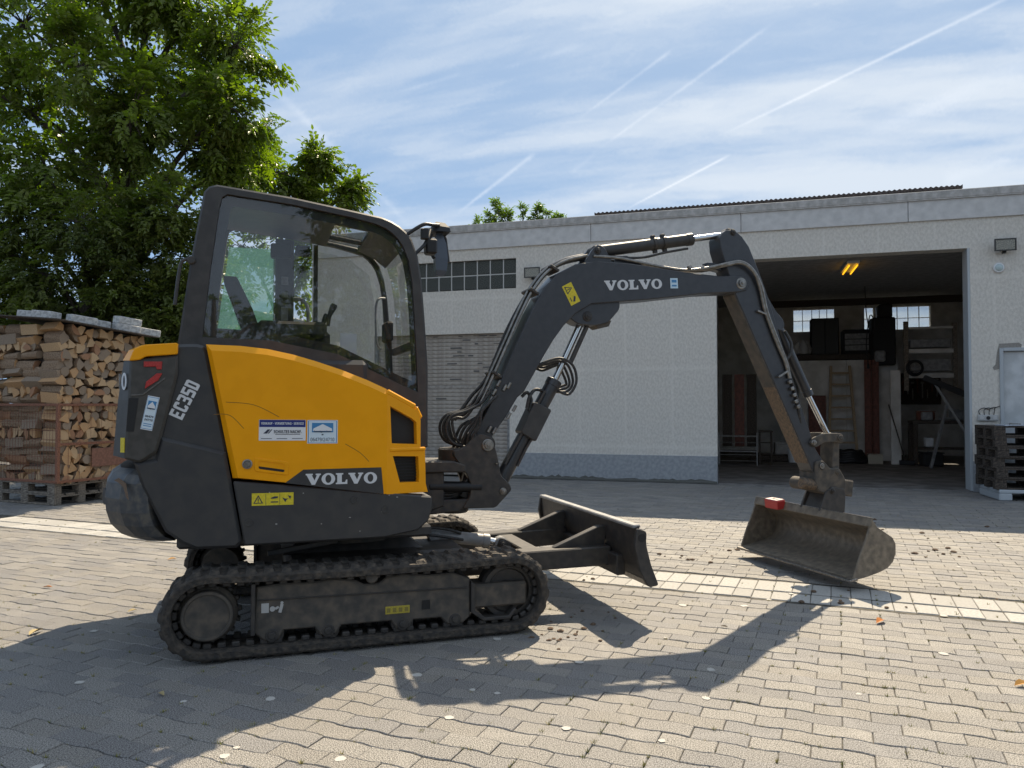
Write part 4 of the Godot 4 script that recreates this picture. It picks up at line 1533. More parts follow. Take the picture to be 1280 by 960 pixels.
	part("hood_front", hb, M.yellow, X)
	var gm := MB.new()
	gm.T = T
	gm.prism(pv([.01, 1.33, .16, 1.255, .188, 1.235, .192, 1.09, .018, 1.098]), -.055, -.04)
	part("upper_grille", gm, M.grille, X)
	var gl := MB.new()
	gl.T = T
	for k in 9:
		gl.box(Vector3(.11 + .0 * k, 1.02 - k * .017, -.042), Vector3(.17, .004, .012))
	gl.prism(pv([.028, 1.045, .20, 1.04, .204, .875, .06, .88]), -.055, -.045)
	part("lower_grille", gl, M.grille, X)
	var np := MB.new()
	np.prism(pv([.098, .976, -.323, .974, -.417, .905, .112, .827]), .764, .768)
	var npo := part("name_plate", np, M.body, hood)
	npo.name = "name_plate"
	wordmark("VOLVO", .060, .385, M.letter, hood, Transform3D(Basis(Vector3.BACK, -.004), Vector3(-.311, .891, .7682)))
	# sales stickers
	var s1 := plate("sales_sticker", .242, .112, M.white, hood, Transform3D(Basis(Vector3.BACK, -.012), Vector3(-.433, 1.189, .7652)))
	sub("blue_band", rect(0, .036, .238, .038), M.navy, s1)
	text("VERKAUF · VERMIETUNG · SERVICE", .0125, M.white, s1, Transform3D(Basis.IDENTITY, Vector3(0, .036, .0028)), "print", "Droid Sans", true, .22)
	text("SCHULTES NACHF.", .016, M.ink, s1, Transform3D(Basis.IDENTITY, Vector3(.028, -.008, .0022)), "print", "Droid Sans", true, .145)
	sub("logo", pv([-.098, -.018, -.080, -.018, -.062, .004, -.076, .004]), M.ink, s1)
	sub("logo", pv([-.076, -.018, -.070, -.018, -.052, .004, -.058, .004]), M.ink, s1)
	for k in 3:
		sub("small_print", rect(-.082 + k * .08, -.045, .055, .003), M.ink, s1)
	sub("small_print", rect(.028, -.022, .13, .003), M.ink, s1)
	house_sticker(.162, .128, hood, Transform3D(Basis(Vector3.BACK, -.01), Vector3(-.223, 1.178, .7652)), false)
	# lock and handle
	var lk := MB.new()
	lk.lathe(Vector3(-.611, 1.011, .765), Vector3.BACK, [[0, .026], [.006, .026], [.008, .02], [.004, .016], [.004, .010], [.009, .009], [.009, 0]], 20)
	part("lock", lk, M.zinc, hood)
	var hn := MB.new()
	hn.ring(fillet(pv([-.575, 1.045, -.40, 1.018, -.40, .945, -.575, .972]), .012, 2), fillet(pv([-.555, 1.03, -.42, 1.008, -.42, .962, -.555, .984]), .012, 2), .764, .769, .002)
	part("handle_rim", hn, M.yellow, hood)
	var hh := MB.new()
	hh.prism(pv([-.553, .998, -.422, .976, -.422, .963, -.553, .985]), .7655, .7672)
	part("handle_gap", hh, M.black, hood)
	var sc := MB.new()   # long scratches in the paint
	for c in [[Vector3(-.72, 1.34, 0), Vector3(-.58, 1.325, 0), Vector3(-.45, 1.26, 0)], [Vector3(-.10, 1.11, 0), Vector3(-.02, 1.06, 0), Vector3(.03, 1.01, 0)], [Vector3(-.78, 1.275, 0), Vector3(-.70, 1.27, 0), Vector3(-.63, 1.20, 0)]]:
		var sp := spline(c, 6)
		for k in sp.size() - 1:
			sc.bar(sp[k] + Vector3(0, 0, .7653), sp[k + 1] + Vector3(0, 0, .7653), .0012, .003)
	part("scratches", sc, flat(Color(.22, .10, .01), .7), hood)
	# lower side skirt
	var sk := MB.new()
	sk.prism(fillet(pv([-.682, .922, .30, .812, .388, .803, .390, .735, .368, .665, .306, .614, .116, .583, -.622, .58]), .012, 2), .25, .762, .022)
	var skirt := part("side_skirt", sk, M.body, X)
	warning(.214, .066, 3, skirt, Transform3D(Basis(Vector3.BACK, -.005), Vector3(-.48, .821, .7625)))
	for p in [[.12, .74], [-.60, .70], [-.05, .80]]:
		var bo := MB.new()
		bo.lathe(Vector3(p[0], p[1], .762), Vector3.BACK, [[0, .022], [.004, .020], [.004, .013], [.001, .012], [.001, 0]], 14)
		part("screw", bo, M.body, skirt)
	var ch := MB.new()
	rng.seed = 44
	for k in 12:
		ch.box(Vector3(rng.randf_range(-.6, .33), rng.randf_range(.62, .86), .7625), Vector3(rng.randf_range(.003, .012), rng.randf_range(.003, .008), .001))
	part("paint_chips", ch, flat(Color(.30, .29, .27), .8), skirt)
	var fr := MB.new()
	fr.box(Vector3(.38, .80, -.18), Vector3(.05, .42, 1.1), .01)
	fr.box(Vector3(.34, .60, 0), Vector3(.12, .05, 1.3), .01)
	part("front_plate", fr, M.body, X)

func mirrored(p: PackedVector2Array, dx: float) -> PackedVector2Array:
	var o := p.duplicate()
	for i in o.size():
		o[i].x += dx * clampf((o[i].x + .2) / .6, 0, 1)
	return o

func cab(X: Node3D) -> void:
	var C := Node3D.new()
	C.name = "cab"
	X.add_child(C, true)
	var O := pv([-1.003, 1.684, -.944, 2.14, -.872, 2.57, -.845, 2.603, -.80, 2.618, -.377, 2.579, -.02, 2.527, .164, 2.499, .225, 2.478, .278, 2.449, .32, 2.415, .354, 2.372, .393, 2.266, .419, 2.105, .437, 1.887, .459, 1.573, .46, 1.06, .40, 1.02, -.1, 1.42, -.5, 1.52, -.95, 1.58])
	var I := pv([-.872, 1.72, -.83, 2.14, -.785, 2.49, -.772, 2.545, -.742, 2.565, -.377, 2.534, -.02, 2.483, .13, 2.452, .19, 2.43, .234, 2.40, .27, 2.365, .300, 2.322, .335, 2.235, .358, 2.10, .373, 1.887, .390, 1.573, .396, 1.405, .30, 1.445, -.1, 1.635, -.5, 1.709, -.83, 1.717])
	var rf := MB.new()
	rf.ring(O, I, .235, .30, .012)
	part("right_frame", rf, M.cab, C)
	# black print around the glass
	var I2 := pv([-.80, 1.775, -.77, 2.14, -.73, 2.46, -.722, 2.49, -.70, 2.50, -.377, 2.475, -.02, 2.43, .12, 2.405, .17, 2.385, .21, 2.36, .245, 2.33, .27, 2.295, .302, 2.22, .326, 2.09, .342, 1.887, .358, 1.573, .362, 1.475, .30, 1.50, -.1, 1.69, -.5, 1.765, -.76, 1.773])
	var pr := MB.new()
	pr.ring(MB.inset(MB.ccw(I), -.004), MB.ccw(I2), .262, .268)
	part("window_seal", pr, M.black, C)
	var gp := MB.new()
	gp.prism(I, .2735, .2775)
	part("side_window", gp, M.glass_side, C)
	# left frame, rear and B pillars
	var OL := mirrored(O, -.06)
	var IL := mirrored(I, -.06)
	for k in 21:
		if IL[k].x > .1:
			IL[k].x += .022
		if IL[k].y > 2.3:
			IL[k].y += .012
	for k in 21:
		if IL[k].y < 1.72:
			IL[k].y = maxf(IL[k].y, 1.12)
	var lf := MB.new()
	lf.ring(OL, IL, -.76, -.715, .008)
	lf.prism(pv([-.455, 1.55, -.455, 2.53, -.325, 2.52, -.325, 1.5]), -.755, -.69, .01)
	lf.prism(pv([-.185, 1.5, -.185, 2.50, -.155, 2.50, -.155, 1.5]), -.752, -.71, .004)
	part("left_frame", lf, M.cab, C)
	var gl := MB.new()
	gl.prism(pv([-.86, 1.73, -.77, 2.45, -.46, 2.45, -.46, 1.74]), -.73, -.726)
	part("rear_side_window", gl, M.glass_green, C)
	var gd := MB.new()
	gd.prism(pv([-.32, 1.6, -.32, 2.48, .06, 2.42, .22, 2.30, .30, 1.887, .32, 1.45, .2, 1.47, -.1, 1.62]), -.735, -.731)
	part("door_window", gd, M.glass, C)
	# switches on the B pillar
	for s in [[-.39, 2.22, .05, .06], [-.39, 2.12, .045, .045], [-.39, 1.98, .05, .10]]:
		var sw := MB.new()
		sw.box(Vector3(s[0], s[1], -.686), Vector3(s[2], s[3], .012), .004)
		part("switch", sw, M.metal_grey, C)
	var ysk := plate("warning_sticker", .04, .07, M.sign_yellow, C, Transform3D(Basis.IDENTITY, Vector3(-.39, 1.83, -.689)))
	# roof shell with skylight
	var rs := MB.new()
	var top := [Vector2(-.845, 2.603), Vector2(-.80, 2.618), Vector2(-.377, 2.579), Vector2(-.16, 2.548)]
	var und := []
	for p in top:
		und.append(p + Vector2(.01, -.05))
	und.reverse()
	rs.prism(PackedVector2Array(top + und), -.70, .235, .003)
	rs.prism(pv([-.16, 2.546, -.10, 2.538, -.10, 2.49, -.16, 2.498]), -.70, .235)
	rs.prism(pv([.13, 2.503, .164, 2.497, .278, 2.447, .354, 2.370, .335, 2.35, .265, 2.41, .155, 2.46, .13, 2.465]), -.70, .235, .003)
	for z in [-.48, -.02]:
		rs.bar(Vector3(-.12, 2.52, z), Vector3(.16, 2.48, z), .03, .03, .004)
	part("roof", rs, M.cab, C)
	var sl := MB.new()
	sl.prism(pv([-.10, 2.532, .13, 2.498, .13, 2.490, -.10, 2.524]), -.70, .235)
	part("roof_window", sl, M.glass, C)
	# windscreen with cross bar
	var ws := MB.new()
	for z in [[-.70, .235]]:
		var w := [Vector2(.345, 2.36), Vector2(.378, 2.262), Vector2(.404, 2.103), Vector2(.421, 1.887), Vector2(.44, 1.573), Vector2(.44, 1.10)]
		for k in w.size() - 1:
			ws.quadn(Vector3(w[k].x, w[k].y, z[0]), Vector3(w[k].x, w[k].y, z[1]), Vector3(w[k + 1].x, w[k + 1].y, z[1]), Vector3(w[k + 1].x, w[k + 1].y, z[0]), Vector3.RIGHT, Vector3.RIGHT, Vector3.RIGHT, Vector3.RIGHT)
	part("windscreen", ws, M.glass, C)
	var cb := MB.new()
	cb.box(Vector3(.405, 1.72, -.23), Vector3(.04, .055, .92), .008)
	cb.box(Vector3(.425, 1.12, -.23), Vector3(.05, .08, .92), .008)
	part("cross_bar", cb, M.inner, C)
	# back wall: lower panel and rear window
	var bw := MB.new()
	bw.bar(Vector3(-.985, 1.66, -.23), Vector3(-.935, 2.02, -.23), .93, .04, .004)
	bw.bar(Vector3(-.865, 2.47, -.23), Vector3(-.85, 2.57, -.23), .93, .04, .004)
	part("rear_wall", bw, M.cab, C)
	var rw := MB.new()
	rw.bar(Vector3(-.945, 2.0, -.23), Vector3(-.868, 2.50, -.23), .93, .006)
	part("rear_window", rw, M.glass_green, C)
	# body under the cab
	var lo := MB.new()
	lo.prism(pv([-.96, 1.0, -.985, 1.66, -.5, 1.68, -.1, 1.60, .28, 1.40, .42, 1.18, .42, .98]), -.755, .25, .012)
	part("cab_base", lo, M.inner, C)
	# seat
	var st := MB.new()
	st.loft([[Vector3(-.66, 1.78, -.46), Vector3(-.54, 1.76, -.46), Vector3(-.54, 1.76, -.02), Vector3(-.66, 1.78, -.02)], [Vector3(-.72, 1.95, -.46), Vector3(-.60, 1.93, -.46), Vector3(-.60, 1.93, -.02), Vector3(-.72, 1.95, -.02)], [Vector3(-.775, 2.10, -.43), Vector3(-.685, 2.11, -.43), Vector3(-.685, 2.11, -.05), Vector3(-.775, 2.10, -.05)], [Vector3(-.775, 2.14, -.40), Vector3(-.70, 2.14, -.40), Vector3(-.70, 2.14, -.08), Vector3(-.775, 2.14, -.08)]])
	st.box(Vector3(-.35, 1.75, -.24), Vector3(.46, .12, .46), .03)
	part("seat", st, M.seat, C)
	var ar := MB.new()
	ar.box(Vector3(-.36, 1.80, .05), Vector3(.42, .10, .10), .02)
	ar.box(Vector3(-.36, 1.80, -.53), Vector3(.42, .10, .10), .02)
	part("console", ar, M.inner, C)
	for z in [.05, -.53]:
		var js := MB.new()
		js.tube(spline([Vector3(-.14, 1.83, z), Vector3(-.13, 1.90, z), Vector3(-.10, 1.97, z)], 4), [.012, .012, .012, .012, .014, .018, .022, .024, .018], 10)
		part("joystick", js, M.black, C)
	var mo := MB.new()
	mo.box(Vector3(.24, 1.80, .05), Vector3(.05, .13, .18), .012)
	mo.bar(Vector3(.26, 1.5, .05), Vector3(.25, 1.75, .05), .03, .03)
	part("monitor", mo, M.inner, C)
	var pp := plate("white_plate", .12, .20, M.white, C, Transform3D(Basis(Vector3.UP, .3), Vector3(.03, 1.72, -.35)), .004)  # plain white plate inside the cab
	var gh := MB.new()
	gh.tube(spline([Vector3(-.325, 2.09, -.68), Vector3(-.27, 2.08, -.64), Vector3(-.235, 2.03, -.62), Vector3(-.228, 1.95, -.62), Vector3(-.23, 1.86, -.62), Vector3(-.26, 1.82, -.68)], 5), .013, 8)
	gh.tube(spline([Vector3(.33, 2.12, -.66), Vector3(.27, 2.10, -.6), Vector3(.25, 2.0, -.58), Vector3(.26, 1.78, -.58), Vector3(.30, 1.74, -.64)], 5), .008, 8)
	part("grab_handle", gh, M.metal_grey, C)
	var rh := MB.new()
	rh.tube(spline([Vector3(-.93, 2.16, .285), Vector3(-.965, 2.165, .30), Vector3(-.995, 2.12, .30), Vector3(-1.02, 1.90, .30)], 5), .010, 8)
	rh.cyl(Vector3(-.935, 2.163, .27), Vector3(-.935, 2.163, .315), .024, 14, .004)
	part("rear_handle", rh, M.cab, C)
	var ck := MB.new()
	ck.box(Vector3(-.42, 2.42, -.62), Vector3(.14, .10, .08), .01)
	ck.box(Vector3(-.27, 2.43, -.62), Vector3(.10, .07, .08), .01)
	part("roof_console", ck, M.inner, C)
	# mirror and work lamp at the top of the right front pillar
	var mr := MB.new()
	mr.tube(spline([Vector3(.32, 2.40, .28), Vector3(.43, 2.475, .27), Vector3(.50, 2.49, .22), Vector3(.56, 2.51, .14)], 5), .012, 8)
	mr.tube(spline([Vector3(.375, 2.28, .285), Vector3(.45, 2.36, .25), Vector3(.50, 2.47, .16)], 5), .012, 8)
	mr.tube(spline([Vector3(.52, 2.46, .10), Vector3(.505, 2.40, .10), Vector3(.515, 2.33, .12), Vector3(.53, 2.29, .14)], 4), .012, 8)
	mr.tube(spline([Vector3(.60, 2.48, .02), Vector3(.635, 2.46, .0), Vector3(.645, 2.40, .0), Vector3(.655, 2.29, .02)], 4), .012, 8)
	part("mirror_bracket", mr, M.black, C)
	var mc := MB.new()
	mc.loft([[Vector3(.52, 2.47, .15), Vector3(.64, 2.47, .15), Vector3(.64, 2.47, -.05), Vector3(.52, 2.47, -.05)], [Vector3(.525, 2.51, .14), Vector3(.635, 2.50, .14), Vector3(.635, 2.50, -.04), Vector3(.525, 2.51, -.04)], [Vector3(.55, 2.54, .11), Vector3(.61, 2.535, .11), Vector3(.61, 2.535, -.02), Vector3(.55, 2.54, -.02)]])
	part("mirror_cap", mc, M.black, C)
	var mh := MB.new()
	var hr := []
	for q in [[2.475, .56, .6, .02], [2.40, .545, .625, .03], [2.30, .545, .635, .034], [2.22, .55, .63, .03], [2.185, .56, .61, .015]]:
		hr.append([Vector3(q[1], q[0], .08 - q[3]), Vector3(q[2], q[0], .06 - q[3]), Vector3(q[2], q[0], .06 + q[3]), Vector3(q[1], q[0], .08 + q[3])])
	mh.loft(hr)
	part("mirror_housing", mh, flat(Color(.06, .075, .10), .3), C)
	var wl := MB.new()
	wl.box(Vector3(.49, 2.345, .22), Vector3(.075, .10, .09), .012)
	wl.box(Vector3(.445, 2.42, .25), Vector3(.05, .07, .04), .006)
	part("work_lamp", wl, M.black, C)

func boom_and_arm(X: Node3D) -> void:
	# swing bracket and post
	var br := MB.new()
	br.prism(pv([.40, .96, .66, .955, .735, .93, .745, .88, .40, .885]), -.20, .18, .008)
	br.prism(pv([.40, .885, .60, .885, .60, .66, .40, .60]), -.19, .15, .008)
	br.prism(pv([.40, .70, .76, .70, .79, .66, .70, .62, .40, .60]), -.17, .14, .008)
	part("swing_bracket", br, M.steel, X)
	var sp := MB.new()
	var pp := fillet(pv([.663, .99, .665, 1.02, .75, 1.05, .80, 1.11, .845, 1.135, .926, 1.108, .955, 1.02, .977, .928, .990, .85, 1.05, .795, 1.068, .754, .954, .637, .72, .64, .775, .72, .78, .80, .755, .86]), .02)
	sp.prism(pp, -.15, -.105, .006)
	sp.prism(pp, .105, .15, .006)
	sp.prism(pv([.70, .99, .70, 1.02, .80, 1.04, .80, .70, .93, .64, .74, .64, .775, .73, .78, .86]), -.105, .105)
	sp.cyl(Vector3(.72, .94, 0), Vector3(.72, 1.035, 0), .125, 24, .01)
	sp.cyl(Vector3(.70, .60, 0), Vector3(.70, .70, 0), .10, 24, .01)
	var post := part("swing_post", sp, M.steel, X)
	pin(.896, 1.055, .15, .162, .042, post, M.zinc)
	pin(1.005, .745, .15, .158, .026, post, M.zinc)
	pin(.955, .93, .15, .153, .008, post, M.zinc)
	# slewing cylinder low in the bracket
	var sc := MB.new()
	sc.cyl(Vector3(.50, .79, .12), Vector3(.86, .775, .12), .036, 18, .006)
	part("swing_cylinder", sc, M.black, X)
	var ph := []
	for k in 6:
		ph.append([.011, [Vector3(.44, .84 - .03 * k, .10 - .03 * k), Vector3(.56, .80 - .028 * k, .13 - .02 * k), Vector3(.66, .77 - .02 * k, .14 - .02 * k), Vector3(.74, .80 - .015 * k, .12 - .02 * k), Vector3(.80, .88, .11 - .03 * k)]])
	hoses(ph, X, M.hose)
	# boom
	var bp := pv([.829, 1.142, .952, 1.373, 1.077, 1.658, 1.222, 1.964, 1.317, 2.135, 1.418, 2.241, 1.557, 2.316, 1.711, 2.347, 1.975, 2.345, 2.188, 2.328, 2.433, 2.306, 2.726, 2.291, 2.92, 2.308, 2.965, 2.285, 2.982, 2.24, 2.96, 2.195, 2.893, 2.178, 2.588, 2.153, 2.154, 2.092, 1.91, 2.065, 1.679, 2.040, 1.556, 1.966, 1.465, 1.878, 1.387, 1.775, 1.316, 1.662, 1.17, 1.412, 1.123, 1.374, 1.037, 1.238, .945, 1.114, .955, 1.045, .925, 1.005, .88, .995, .84, 1.03])
	var bm := MB.new()
	bm.prism(bp, -.098, .098, .006)
	var boom := part("boom", bm, M.paint, X)
	var fl := MB.new()
	fl.prism(fillet(pv([1.50, 1.945, 1.587, 1.893, 1.71, 1.886, 1.815, 1.91, 1.91, 2.015, 1.91, 2.075, 1.679, 2.06, 1.556, 1.98]), .03), -.075, .075, .006)
	part("cylinder_boss", fl, M.paint, boom)
	pin(1.654, 1.952, -.10, .086, .036, boom, M.steel)
	var wg := MB.new()
	wg.prism(pv([1.70, 1.90, 1.80, 1.935, 1.85, 1.93, 1.83, 1.888, 1.75, 1.868]), -.06, .06, .004)
	part("stop_wedge", wg, M.dirty, boom)
	wordmark("VOLVO", .070, .462, M.letter, boom, Transform3D(Basis(Vector3.BACK, .078), Vector3(1.779, 2.139, .0985)))
	warning(.150, .078, 1, boom, Transform3D(Basis(Vector3.BACK, -1.08), Vector3(1.52, 2.103, .0985)))
	var wsk := boom.get_child(boom.get_child_count() - 1)
	sub("pictogram", pv([.02, .012, .055, -.012, .06, .004, .03, .022]), M.ink, wsk)
	sub("pictogram", rect(.035, -.02, .03, .006), M.ink, wsk)
	var bs := plate("blue_sticker", .062, .075, M.pale_blue, boom, Transform3D(Basis(Vector3.BACK, .05), Vector3(2.337, 2.218, .0985)))
	sub("print", rect(0, .015, .04, .02), M.sky_blue, bs)
	sub("print", rect(0, -.018, .04, .012), M.sky_blue, bs)
	var ft := MB.new()   # foot of the boom on the pin
	ft.cyl(Vector3(.896, 1.055, -.104), Vector3(.896, 1.055, .104), .07, 24, .006)
	part("boom_foot", ft, M.steel, boom)
	var ea := MB.new()
	ea.prism(fillet(pv([1.63, 2.33, 1.70, 2.44, 1.745, 2.475, 1.79, 2.455, 1.86, 2.335]), .02), .045, .075, .004)
	ea.prism(fillet(pv([1.63, 2.33, 1.70, 2.44, 1.745, 2.475, 1.79, 2.455, 1.86, 2.335]), .02), -.075, -.045, .004)
	ea.prism(pv([1.86, 2.335, 1.90, 2.40, 1.98, 2.41, 2.08, 2.37, 2.14, 2.32]), -.05, .05, .004)
	part("cylinder_ear", ea, M.paint, boom)
	pin(1.735, 2.428, -.08, .08, .03, boom, M.steel)
	# arm cylinder
	var ac := ram("arm_cylinder", Vector3(1.74, 2.43, 0), Vector3(2.549, 2.578, 0), Vector3(2.855, 2.634, 0), .044, .023, X, M.cab)
	for f in [.60, .70]:
		var c := Vector3(1.74, 2.43, 0).lerp(Vector3(2.549, 2.578, 0), f)
		var d := Vector3(.809, .148, 0).normalized()
		var cl := MB.new()
		cl.lathe(c, d, [[-.014, .044], [-.014, .050], [.014, .050], [.014, .044]], 24)
		cl.box(c + Vector3(-.01, .056, 0), Vector3(.03, .02, .03), .003, Basis(Vector3.BACK, .18))
		cl.box(c + Vector3(.01, -.056, .0), Vector3(.03, .02, .03), .003, Basis(Vector3.BACK, .18))
		part("clamp", cl, M.steel, ac)
	hoses([[.009, [Vector3(1.86, 2.40, .03), Vector3(2.1, 2.405, .03), Vector3(2.3, 2.455, .03), Vector3(2.50, 2.50, .02)]]], ac, M.steel, "pipe")
	# hoses along the back of the boom
	var hl := []
	for k in 5:
		var z := -.07 + k * .035
		var o := .018 + .012 * (k % 2)
		var pts := []
		for p in [[.90, 1.30], [.965, 1.43], [1.08, 1.68], [1.20, 1.94], [1.29, 2.11], [1.40, 2.245], [1.54, 2.33], [1.70, 2.375]]:
			pts.append(Vector3(p[0] - o * 1.3 - (.02 if k > 2 else 0.0), p[1] + o * .7, z))
		hl.append([.011, pts])
	hoses(hl.slice(0, 2), boom, M.hose)
	hoses(hl.slice(2, 5), boom, M.zinc, "pipe")
	hoses([[.013, [Vector3(.72, 1.22, -.06), Vector3(.84, 1.38, -.08), Vector3(.96, 1.52, -.09), Vector3(1.10, 1.84, -.09), Vector3(1.22, 2.06, -.09), Vector3(1.36, 2.26, -.09), Vector3(1.55, 2.38, -.07), Vector3(1.72, 2.40, -.05)]]], boom, M.hose)
	for q in [[1.00, 1.52], [1.27, 2.10], [1.42, 2.27]]:
		var cl := MB.new()
		cl.box(Vector3(q[0] - .02, q[1] + .01, 0), Vector3(.075, .02, .20), .004, Basis(Vector3.BACK, -.55))
		part("hose_clamp", cl, M.steel, boom)
	# loops at the foot of the boom
	var lp := []
	for k in 7:
		var z := -.10 + k * .033
		var r := .02 * (k % 3)
		lp.append([.010, [Vector3(.76, 1.04, z * .8), Vector3(.66 + r, 1.08 + r * .5, z), Vector3(.625 + r * 1.2, 1.17 + r, z), Vector3(.665 + r, 1.25 - r * .3, z), Vector3(.77, 1.285 - r, z), Vector3(.87, 1.34 + r, z), Vector3(.94, 1.43 + r, z)]])
	for k in 5:
		var z := -.02 + k * .035
		lp.append([.0105, [Vector3(.70 + .02 * k, 1.02, z), Vector3(.72 + .02 * k, 1.12, z + .02), Vector3(.76 + .02 * k, 1.19, z + .03), Vector3(.86, 1.24 + .012 * k, z + .03), Vector3(.93 + .01 * k, 1.31 + .02 * k, z + .01)]])
	hoses(lp, X, M.hose)
	var fi := MB.new()
	for q in [[.93, 1.36, .11], [.955, 1.41, .11], [.985, 1.47, .11], [1.03, 1.44, .105], [1.06, 1.455, .105], [1.10, 1.30, .102], [1.06, 1.25, .102], [.92, 1.16, .11], [.955, 1.15, .11]]:
		fi.cyl(Vector3(q[0] - .012, q[1] - .02, q[2]), Vector3(q[0] + .012, q[1] + .02, q[2]), .011, 6, .002)
	part("hose_fittings", fi, M.zinc, X)
	# boom cylinder with guard
	var bc := ram("boom_cylinder", Vector3(1.02, .775, 0), Vector3(1.435, 1.50, 0), Vector3(1.654, 1.952, 0), .052, .024, X, M.paint)
	var gd := MB.new()
	gd.prism(fillet(pv([1.257, 1.347, 1.381, 1.288, 1.262, 1.068, 1.152, 1.135]), .01, 1), -.06, .085, .006)
	part("guard", gd, M.cab, bc)
	var r2 := MB.new()
	r2.tube([Vector3(1.54, 1.62, .03), Vector3(1.70, 1.95, .03)], .017, 10)
	r2.tube([Vector3(1.045, .92, .065), Vector3(1.30, 1.36, .065), Vector3(1.335, 1.42, .065)], .010, 8)
	r2.tube([Vector3(1.14, .90, .04), Vector3(1.20, 1.02, .05), Vector3(1.25, 1.10, .05)], .010, 8)
	part("pipe", r2, M.steel, bc)
	var hh := []
	for k in 4:
		var z := .06 - k * .04
		hh.append([.010, [Vector3(1.44 - .03 * k, 1.42, z), Vector3(1.52, 1.40 + .02 * k, z), Vector3(1.575 - .01 * k, 1.49, z), Vector3(1.55 - .02 * k, 1.60, z), Vector3(1.46, 1.65 - .015 * k, z), Vector3(1.36, 1.63 - .02 * k, z), Vector3(1.29, 1.60, z)]])
	hh.append([.012, [Vector3(1.20, 1.30, .07), Vector3(1.22, 1.38, .07), Vector3(1.27, 1.43, .05), Vector3(1.33, 1.42, .04)]])
	hh.append([.012, [Vector3(1.17, 1.38, .05), Vector3(1.21, 1.41, .05), Vector3(1.24, 1.36, .05), Vector3(1.22, 1.28, .06)]])
	hoses(hh, bc, M.hose)
	# arm
	var am := MB.new()
	var ap := pv([2.743, 2.583, 2.762, 2.62, 2.80, 2.650, 2.869, 2.658, 2.939, 2.608, 3.00, 2.535, 3.05, 2.43, 3.12, 2.27, 3.19, 2.10, 3.25, 1.92, 3.37, 1.58, 3.50, 1.22, 3.60, .97, 3.675, .87, 3.67, .81, 3.625, .785, 3.565, .80, 3.53, .87, 2.872, 2.165, 2.79, 2.385, 2.75, 2.50])
	am.prism(ap, -.08, .08, .006)
	var arm := part("arm", am, M.paint, X)
	var un := MB.new()   # scraped underside plate
	un.bar(Vector3(2.868, 2.165, 0), Vector3(3.225, 1.462, 0), .150, .010, .002, Vector3(1, .5, 0))
	part("underside_plate", un, M.dirty, arm)
	var u2 := MB.new()
	u2.bar(Vector3(3.225, 1.462, 0), Vector3(3.528, .866, 0), .150, .010, .002, Vector3(1, .5, 0))
	part("scraped_plate", u2, M.rustarm, arm)
	pin(2.915, 2.246, -.11, .105, .045, arm, M.zinc)
	pin(2.855, 2.634, -.085, .085, .028, arm, M.steel)
	var st := MB.new()
	st.prism(pv([2.76, 2.40, 2.66, 2.40, 2.66, 2.36, 2.78, 2.34]), -.04, .04, .004)
	st.prism(pv([2.86, 2.425, 2.925, 2.405, 2.92, 2.43, 2.965, 2.44, 2.955, 2.455, 2.92, 2.445]), .08, .084)
	part("stop", st, M.paint, arm)
	var ah := []
	for k in 2:
		var z := .03 + k * .045
		ah.append([.012, [Vector3(1.70, 2.385, z), Vector3(1.90, 2.372 + .01 * k, z), Vector3(2.15, 2.35, z), Vector3(2.42, 2.33 - .006 * k, z), Vector3(2.60, 2.33 + .012 * k, z + .03), Vector3(2.78, 2.375 + .012 * k, .115), Vector3(2.90, 2.395 + .01 * k, .12), Vector3(3.01, 2.34 + .01 * k, .11), Vector3(3.075 + .02 * k, 2.22, .10), Vector3(3.125 + .02 * k, 2.04, .095), Vector3(3.22 + .02 * k, 1.82, .095), Vector3(3.30 + .015 * k, 1.66, .095), Vector3(3.34 + .01 * k, 1.53, .095)]])
	hoses(ah, arm, M.zinc, "pipe")
	hoses([[.012, [Vector3(3.31, 1.66, .09), Vector3(3.36, 1.72, .09), Vector3(3.375, 1.80, .08), Vector3(3.33, 1.90, .06)]], [.012, [Vector3(2.98, 2.42, -.05), Vector3(3.10, 2.36, -.06), Vector3(3.19, 2.24, -.06), Vector3(3.24, 2.08, -.05), Vector3(3.29, 1.95, -.04)]], [.012, [Vector3(3.36, 1.52, .09), Vector3(3.40, 1.42, .09), Vector3(3.43, 1.30, .085), Vector3(3.46, 1.18, .07)]]], arm, M.hose)
	var fx := MB.new()
	for q in [[2.47, 2.345], [2.58, 2.345], [3.345, 1.50], [3.365, 1.45], [3.385, 1.40], [3.40, 1.35], [3.42, 1.31]]:
		fx.box(Vector3(q[0], q[1], .095), Vector3(.032, .028, .03), .005, Basis(Vector3.BACK, .4))
	fx.box(Vector3(3.10, 2.03, .09), Vector3(.09, .016, .03), .003, Basis(Vector3.BACK, -.3))
	fx.box(Vector3(3.28, 1.56, .09), Vector3(.10, .016, .04), .003, Basis(Vector3.BACK, .5))
	part("hose_fittings", fx, M.zinc, arm)
	# bucket cylinder and its ears on the arm
	var er := MB.new()
	for z in [-.06, .045]:
		er.prism(fillet(pv([3.13, 2.22, 3.25, 2.05, 3.315, 1.99, 3.33, 1.94, 3.30, 1.90, 3.22, 1.92]), .015), z, z + .018, .003)
	part("cylinder_ear", er, M.paint, arm)
	ram("bucket_cylinder", Vector3(3.30, 1.955, 0), Vector3(3.595, 1.395, 0), Vector3(3.79, 1.06, 0), .04, .022, X, M.paint)
	# linkage
	var li := MB.new()
	for z in [-.105, .085]:
		li.prism(fillet(pv([3.53, 1.02, 3.55, 1.065, 3.66, 1.10, 3.80, 1.10, 3.84, 1.07, 3.83, 1.02, 3.77, 1.03, 3.66, 1.03, 3.575, .99]), .015), z, z + .022, .004)
